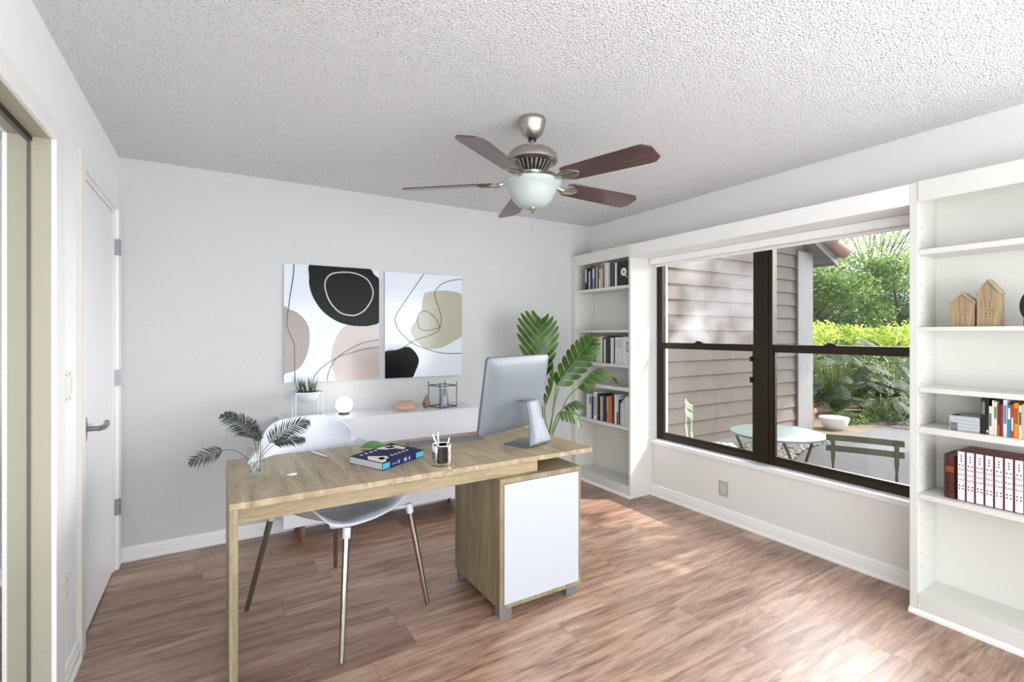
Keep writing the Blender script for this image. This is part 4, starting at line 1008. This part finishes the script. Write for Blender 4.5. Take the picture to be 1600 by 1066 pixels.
tag(mesh('river_stones', rocks(), mat('river stone', (126,122,112), .8, var=.3, vscale=9)), 'bed of pale river stones between the siding and patio', 'stones', kind='stuff')

# the wing of the house with lap siding
WY = 4.04
side_m = mat('tan lap siding', (122,113,106), .8, spec=.2, var=.05, vscale=3, bump=.1, bscale=40)
crn_m = mat('pale corner trim', (126,127,128), .65, bump=.1, bscale=50)
wing = thing('house_wing', 'wing of the house with tan lap siding and tiled roof', 'building', (6, 5.5, G))
rz = lambda x: 2.50 + .42*(8.30-x)                       # underside of the roof along the gable
sm = MB(); z = G; bh = .19
while z < 4.7:
    xr = min(7.86, 8.30-(z+bh-2.50)/.42) if z+bh > 2.5 else 7.86
    if xr > 3.5:
        sm.add([(3.40,WY-.026,z),(xr,WY-.026,z),(xr,WY-.004,z+bh),(3.40,WY-.004,z+bh),(3.40,WY+.01,z),(xr,WY+.01,z)], [(0,1,2,3),(0,4,5,1)])
    z += bh
mesh('lap_siding', sm, side_m, wing)
mesh('wall_core', MB().prism([(3.40,WY+.011,G),(7.86,WY+.011,G),(7.86,WY+.011,rz(7.86)-.02),(3.40,WY+.011,rz(3.40)-.02)], (0,3.5,0)), side_m, wing)
mesh('corner_board', B((7.47,WY-.055,G),(7.88,WY-.028,2.62)), crn_m, wing)
mesh('foundation', B((3.40,WY-.05,G-.05),(7.88,WY-.027,G+.09)), crn_m, wing)
tile_m = mat('clay roof tile', (172,140,126), .75, var=.15, vscale=6)
RY = 3.86
rake = MB().prism([(3.4,RY,rz(3.4)-.02),(8.34,RY,rz(8.34)-.02),(8.34,RY,rz(8.34)+.17),(3.4,RY,rz(3.4)+.17)], (0,.03,0)); mesh('rake_board', rake, crn_m, wing)
mesh('soffit', MB().prism([(3.4,RY+.031,rz(3.4)),(8.30,RY+.031,rz(8.30)),(8.30,RY+.031,rz(8.3)+.02),(3.4,RY+.031,rz(3.4)+.02)], (0,3.4,0)), crn_m, wing)
mesh('eave_board', B((8.34,RY,2.46),(8.37,RY+3.4,2.63)), crn_m, wing)
tl = MB()
for r_ in range(12):
    y_ = RY-.04 + r_*.30
    for k in range(15):
        x_ = 8.47 - k*.36
        a_ = Vector((x_, y_, rz(x_)+.235)); b_ = Vector((x_-.42, y_, rz(x_-.42)+.20)); tl.tube([a_, b_], [.105,.085], 10)
mesh('roof_tiles', tl, tile_m, wing, smooth=True)
mesh('roof_deck', MB().prism([(3.4,RY-.01,rz(3.4)+.171),(8.40,RY-.01,rz(8.40)+.171),(8.40,RY-.01,rz(8.4)+.21),(3.4,RY-.01,rz(3.4)+.21)], (0,3.4,0)), tile_m, wing)
# unseen eave above the window, added to cut off the high sun
ev = thing('sun_block_eave', 'unseen eave added above the window to block sun', 'roof', (3.7, 1.5, 2.6))
mesh('soffit_board', B((3.395,-3,2.52),(4.05,RY-.06,2.56)), crn_m, ev)
mesh('fascia_board', B((4.051,-3,2.50),(4.08,RY-.06,2.68)), crn_m, ev)

# pots
terra_m = mat('terracotta', (158,108,72), .8, var=.12, vscale=10)
def pot(label, name, c, prof, m_, leafm=None, n=18, ls=.09, seed=1):
    t = thing(name, label, 'pot', c)
    mesh('pot_body', MB().lathe(prof, c, 32, False), m_, t, smooth=True)
    rr_ = prof[-1][0]
    if leafm:
        rg = random.Random(seed); m_ = MB(); 
        for k in range(n):
            a_ = rg.uniform(0,6.28); q_ = rg.uniform(0,.6)*prof[1][0]*1.6; b_ = Vector(c)+Vector((q_*math.cos(a_), q_*math.sin(a_), prof[-1][1]-.02))
            blade_leaf(m_, b_, b_+Vector((math.cos(a_)*ls*rg.uniform(.2,1), math.sin(a_)*ls*rg.uniform(.2,1), ls*rg.uniform(.5,1.3))), .025)
        mesh('plant', m_, leafm, t)
lush_m = leaf_mat('lush leaf', (40,66,30), (92,128,58), .3, 5)
pot('brown terracotta pot half hidden behind the corner of the siding', 'terracotta_pot', (8.03,4.21,G-.02), [(.0001,0),(.13,0),(.165,.24),(.185,.25),(.185,.30),(.165,.30),(.15,.22),(.0001,.22)], terra_m)
pot('white bowl planter standing on the ground beyond the patio', 'bowl_planter', (8.30,3.88,G-.02), [(.0001,0),(.12,0),(.17,.06),(.205,.17),(.205,.185),(.19,.18),(.155,.08),(.0001,.06)], white_m, lush_m, 14, .10, 2)
pot('small terracotta pot on the stones under the bistro table', 'terracotta_pot', (5.72,3.42,G-.02), [(.0001,0),(.05,0),(.07,.11),(.078,.112),(.078,.14),(.068,.14),(.062,.10),(.0001,.09)], terra_m)

# bistro set
dark_m = mat('dark green metal', (58,60,42), .5, .2); palegreen_m = mat('pale green metal', (176,196,168), .5); tabletop_m = mat('pale blue green table top', (104,124,120), .35)
def bistro_chair(label, c, rot, m_, zb):
    """seat centre at c; backrest towards local +y"""
    t = thing('bistro_chair', label, 'chair', c, rot)
    for k in range(7): mesh('seat_slat', B((-.19, -.19+k*.054, .440), (.19, -.19+k*.054+.042, .454)), m_, t, world=False)
    for z_ in (zb-.045, zb-.122): mesh('back_slat', MB().prism([(-.225,.226,z_),(-.10,.240,z_),(.10,.240,z_),(.225,.226,z_),(.225,.214,z_),(.10,.228,z_),(-.10,.228,z_),(-.225,.214,z_)], (0,0,.045)), m_, t, world=False, bevel=.003)
    for s_ in (-1,1):
        x_ = s_*.182
        mesh('back_upright', MB().prism([(x_-.013,.222,zb-.02),(x_+.013,.222,zb-.02),(x_+.013,.222,zb-.16),(x_+.004,.226,zb-.26),(x_-.004,.226,zb-.26),(x_-.013,.222,zb-.16)], (0,-.007,0)), m_, t, world=False)
        mesh('leg', MB().tube([(x_,.222,zb-.24),(x_,.205,.44),(x_,-.20,.0)], .009, 8), m_, t, world=False)
        mesh('leg', MB().tube([(x_*.9,-.16,.44),(x_*.9,.20,.0)], .009, 8), m_, t, world=False)
    mesh('stretcher', MB().tube([(-.18,.0,.215),(.18,.0,.215)], .006, 6), m_, t, world=False)
def loc_chair(back, rot): return (back[0]+math.sin(rot)*.222, back[1]-math.cos(rot)*.222, G+.001)
bistro_chair('dark green bistro chair with its slatted back to the garden, right of the table', loc_chair((3.90,1.63), R(-64.3)), R(-64.3), dark_m, .745)
pL = at(1076, 632, 4.44)
bistro_chair('pale green bistro chair seen edge-on by the siding, left of the table', loc_chair((pL.x,pL.y), R(46)), R(46), palegreen_m, .85)
tc_ = Vector((3.74,2.16,G))
t = thing('bistro_table', 'round pale blue green bistro table on dark folding legs outside', 'table', tc_)
mesh('table_top', MB().lathe([(.0001,.688),(.325,.688),(.335,.690),(.335,.706),(.325,.710),(.0001,.710)], tc_, 48), tabletop_m, t, smooth=True)
for s_ in (-1,1):
    y_ = tc_.y+s_*.19
    mesh("leg", MB().tube([(tc_.x-.24, y_, G+.687), (tc_.x+.24, y_, G)], .011, 8), dark_m, t)
    mesh('leg', MB().tube([(tc_.x+.24, y_-.026*s_, G+.687), (tc_.x-.24, y_-.026*s_, G)], .011, 8), dark_m, t)

# ---------------------------------------------------------------- garden
def leaves(n, sampler, size, rng, up=.35, aspect=.45):
    """n rhombic leaves at sampled points"""
    P_ = sampler(n, rng); N_ = rng.normal(size=(n,3)); N_[:,2] = np.abs(N_[:,2])+up; N_ /= np.linalg.norm(N_,axis=1)[:,None]
    T_ = rng.normal(size=(n,3)); T_ -= N_*np.sum(T_*N_,axis=1)[:,None]; T_ /= np.linalg.norm(T_,axis=1)[:,None]
    S_ = np.cross(N_,T_); s_ = size*rng.uniform(.6,1.3,n)[:,None]
    V = np.stack([P_-T_*s_*.5, P_+S_*s_*aspect*.5-N_*s_*.05, P_+T_*s_*.5, P_-S_*s_*aspect*.5-N_*s_*.05], 1).reshape(-1,3)
    return V
def foliage(name, V, m_, parent):
    n = len(V)//4; me = bpy.data.meshes.new(name); me.vertices.add(4*n); me.vertices.foreach_set('co', (V-np.array(parent.location)).astype(np.float32).ravel())
    me.loops.add(4*n); me.loops.foreach_set('vertex_index', np.arange(4*n, dtype=np.int32)); me.polygons.add(n)
    me.polygons.foreach_set('loop_start', np.arange(0,4*n,4,dtype=np.int32)); me.polygons.foreach_set('loop_total', np.full(n,4,dtype=np.int32))
    me.materials.append(m_); me.update(calc_edges=True); me.validate()
    o = bpy.data.objects.new(name, me); C.objects.link(o); o.parent = parent; return o
def clumps(cs, shell=.75):
    """sampler over a list of ellipsoids (cx,cy,cz,rx,ry,rz)"""
    A = np.array(cs, float); wts = (A[:,3]*A[:,4]+A[:,4]*A[:,5]+A[:,3]*A[:,5]); wts /= wts.sum()
    def f(n, rng):
        k = rng.choice(len(A), n, p=wts); d = rng.normal(size=(n,3)); d /= np.linalg.norm(d,axis=1)[:,None]
        r = shell+(1-shell)*rng.random(n)**.5+rng.normal(size=n)*.05
        return A[k,:3]+d*r[:,None]*A[k,3:]
    return f
bark_m = mat('bark', (104,92,78), .9, var=.25, vscale=8)
def hedge(label, centre, cs, n, size, m_, name='hedge', cat='hedge', seed=1, shell=.75, core=None, up=.35):
    rng = np.random.default_rng(seed); t = thing(name, label, cat, centre)
    foliage('foliage', leaves(n, clumps(cs, shell), size, rng, up), m_, t)
    st = MB(); rg = random.Random(seed)
    for c_ in cs[:8]: st.tube([(c_[0],c_[1],G-.02), (c_[0]+rg.uniform(-.1,.1), c_[1], max(G+.1,c_[2]))], [.03,.012], 6)
    mesh('stems', st, bark_m, t)
    return t
FWD = Vector((math.sin(YAW), math.cos(YAW), 0)); RGT = Vector((math.cos(YAW), -math.sin(YAW), 0))
def plan(l, d): p = RGT*l + FWD*d; return p.x, p.y
bright_m = leaf_mat('bright hedge leaf', (138,166,52), (196,212,96), .45, 2.5)
mid_m = leaf_mat('mid green leaf', (70,102,44), (128,160,84), .4, 1.6)
deep_m = leaf_mat('deep green leaf', (44,70,34), (92,124,62), .35, 1.6)
cs = []; rg = random.Random(4)
for i in range(16):
    l = 6.3+i*.42; x_, y_ = plan(l, 11.6+rg.uniform(-.2,.2)); cs.append((x_, y_, .78+rg.uniform(-.04,.06)-(.012*i), .55, .6, .88))
hedge('long bright green clipped hedge beyond the patio', (*plan(9.4,11.6), G), cs, 30000, .085, bright_m, seed=3, shell=.86)
cs = []
for i in range(9):
    l = 6.9+i*.55; x_, y_ = plan(l, 10.2+rg.uniform(-.3,.3)); cs.append((x_, y_, .30+rg.uniform(-.1,.1), .5, .5, .62))
hedge('dark green shrub with orange blossoms in front of the bright hedge', (*plan(9.0,10.2), G), cs, 15000, .07, deep_m, name='shrub', cat='shrub', seed=5, shell=.8)
sh_ = [o for o in C.objects if o.name == 'shrub'][0]
org_m = mat('orange blossom', (236,110,56), .6)
for k, (u_, v_) in enumerate(((1347,568),(1378,567),(1410,578),(1360,572))):
    p_ = at(u_, v_, 9.72); bl_ = MB()
    for i in range(5): a_ = i*1.256; bl_.add([p_, p_+Vector((.03*math.cos(a_),-.01,.03*math.sin(a_))), p_+Vector((.05*math.cos(a_+.5),-.03,.05*math.sin(a_+.5))), p_+Vector((.03*math.cos(a_+1),-.01,.03*math.sin(a_+1)))], [(0,1,2,3)])
    mesh('blossom', bl_, org_m, sh_)
# big leaved philodendrons
phil_m = leaf_mat('glossy philodendron leaf', (22,42,20), (52,80,40), .2, 2, .6); phil_m.node_tree.nodes['Principled BSDF'].inputs['Specular IOR Level'].default_value = .15
def philodendron(label, l, d, n, H_, seed):
    x_, y_ = plan(l, d); t = thing('philodendron', label, 'plant', (x_, y_, G)); rg = random.Random(seed); m_ = MB(); st = MB()
    for k in range(n):
        a_ = rg.uniform(0,6.28); rr_ = rg.uniform(.25,.8); hz = H_*rg.uniform(.25,1.0)
        p_ = Vector((x_+rr_*math.cos(a_), y_+rr_*math.sin(a_), G+hz)); st.tube([(x_,y_,G-.02),(x_+rr_*.5*math.cos(a_), y_+rr_*.5*math.sin(a_), G+hz*.9), p_], [.014,.009,.006], 5)
        out = Vector((math.cos(a_), math.sin(a_), -rg.uniform(.2,.9))).normalized(); L_ = rg.uniform(.22,.42); W_ = L_*.30
        side = out.cross(Vector((0,0,1))).normalized()
        for s_ in (-1,1):
            for j in range(6):
                f0, f1 = j/6, (j+.72)/6; wj = W_*math.sin(math.pi*(.2+.75*(j+.5)/6)); q_ = p_+out*L_*f0; q1 = p_+out*L_*f1
                m_.add([q_, q1, q1+side*s_*wj+out*L_*.10+Vector((0,0,-.25*wj)), q_+side*s_*wj+out*L_*.08+Vector((0,0,-.25*wj))], [(0,1,2,3)])
    foliage_o = mesh('leaves', m_, phil_m, t); mesh('stems', st, mstem_m, t)
philodendron('large glossy leaved philodendron beside the corner of the siding', 6.15, 9.2, 80, 1.40, 1)
philodendron('smaller glossy leaved philodendron further right in front of the shrub', 7.05, 9.0, 60, 1.05, 2)
philodendron('low philodendron right behind the white bowl planter', 6.35, 8.35, 34, .50, 3)
cs = []
for i in range(12):
    l = 5.7+i*.33; x_, y_ = plan(l, 8.2+.12*i+rg.uniform(-.1,.1)); cs.append((x_, y_, G+.03, .24, .24, .11))
hedge('low fern ground cover along the edge of the patio', (*plan(7.3,8.7), G), cs, 5200, .07, leaf_mat('fern', (70,100,44), (128,158,80), .4, 3), name='ground_cover', cat='plants', seed=8, shell=.5)
# trees
def tree(label, l, d, hgt, crown, n, size, m_, seed, trunk_r=.12, name='tree', sparse=False):
    x_, y_ = plan(l, d); rng = np.random.default_rng(seed); rg = random.Random(seed)
    t = thing(name, label, 'tree', (x_, y_, G))
    cs = []; br_ = MB(); top_ = Vector((x_, y_, G+hgt*.45))
    tk = MB().tube([(x_,y_,G-.02),(x_+.1,y_,G+hgt*.25),(top_.x,top_.y,top_.z)], [trunk_r,trunk_r*.8,trunk_r*.6], 10); mesh('trunk', tk, bark_m, t, smooth=True)
    for k in range(crown[0]):
        a_ = rg.uniform(0,6.28); q_ = rg.random()**.5; cx_, cy_, cz_ = x_+crown[1]*q_*math.cos(a_), y_+crown[1]*q_*math.sin(a_), G+hgt*rg.uniform(crown[2],1)
        r_ = rg.uniform(*crown[3]); cs.append((cx_, cy_, cz_, r_, r_, r_*.7))
        mid_ = top_.lerp(Vector((cx_,cy_,cz_)), .5)+Vector((rg.uniform(-.2,.2),rg.uniform(-.2,.2),rg.uniform(-.1,.3)))*(4.0 if sparse else 1)
        br_.tube(smooth_path([top_-Vector((0,0,hgt*.15*rg.random())), mid_, (cx_,cy_,cz_), (cx_+r_*.7*math.cos(a_), cy_+r_*.7*math.sin(a_), cz_+r_*.3)], 3), [trunk_r*(.11 if sparse else .42)*(1-.085*i) for i in range(10)], 5)
    mesh('branches', br_, bark_m, t); foliage('foliage', leaves(n, clumps(cs, .25 if not sparse else .05), size, rng), m_, t)
tree('dense green tree beyond the hedge, just right of the eave', 9.2, 15.0, 3.5, (34,1.9,.25,(.5,.85)), 26000, .11, mid_m, 21)
tree('dense green tree beyond the hedge at the right edge of the window', 12.6, 15.5, 3.3, (36,2.2,.22,(.5,.9)), 28000, .11, mid_m, 22)
tree('dark green tree filling the gap between the two hedge trees', 11.0, 17.5, 3.4, (30,2.4,.2,(.6,.9)), 20000, .12, deep_m, 23)
tree('tall thin-leaved tree with bare branches against the white sky', 13.4, 18.0, 7.2, (64,3.6,.42,(.35,.8)), 15000, .085, leaf_mat('light tree leaf', (120,150,74), (176,196,120), .45, 1.5), 24, .16, sparse=True)
tree('tall thin-leaved tree behind the roof corner', 9.8, 19.0, 6.6, (44,2.6,.45,(.35,.7)), 9000, .085, leaf_mat('pale tree leaf', (110,142,74), (168,190,118), .45, 1.5), 25, .14, sparse=True)
cs = []
for i in range(22):
    l = 6.5+i*.75; x_, y_ = plan(l, 20+rg.uniform(-.5,.5)); cs.append((x_, y_, 1.4+rg.uniform(-.2,.3), .9, .9, 1.7))
hedge('tall dark screen of shrubs far behind the hedge trees', (*plan(14,20), G), cs, 22000, .16, deep_m, name='shrub_screen', cat='shrub', seed=9, shell=.7)
# unseen tree added to block the sun, crown gap leaves a floor patch lit
x_, y_ = 10.0, -1.9
t = thing('sun_block_tree', 'added sun-blocking tree beside the patio, unseen right of the view', 'tree', (x_, y_, G))
mesh('trunk', MB().tube([(x_,y_,G-.02),(x_,y_+.3,2.8),(x_-.1,y_+1.2,5.8)], [.17,.14,.09], 12), bark_m, t, smooth=True)
cs = []; rg = random.Random(6)
while len(cs) < 90:
    cx_, cy_ = rg.uniform(7.2,12.4), rg.uniform(-3.4,2.8)
    if cx_ < 9.1 and cy_ > -.75: continue
    cs.append((cx_, cy_, 6.2+rg.uniform(-.5,.7), .65, .65, .4))
foliage('foliage', leaves(42000, clumps(cs,.3), .14, np.random.default_rng(30)), deep_m, t)
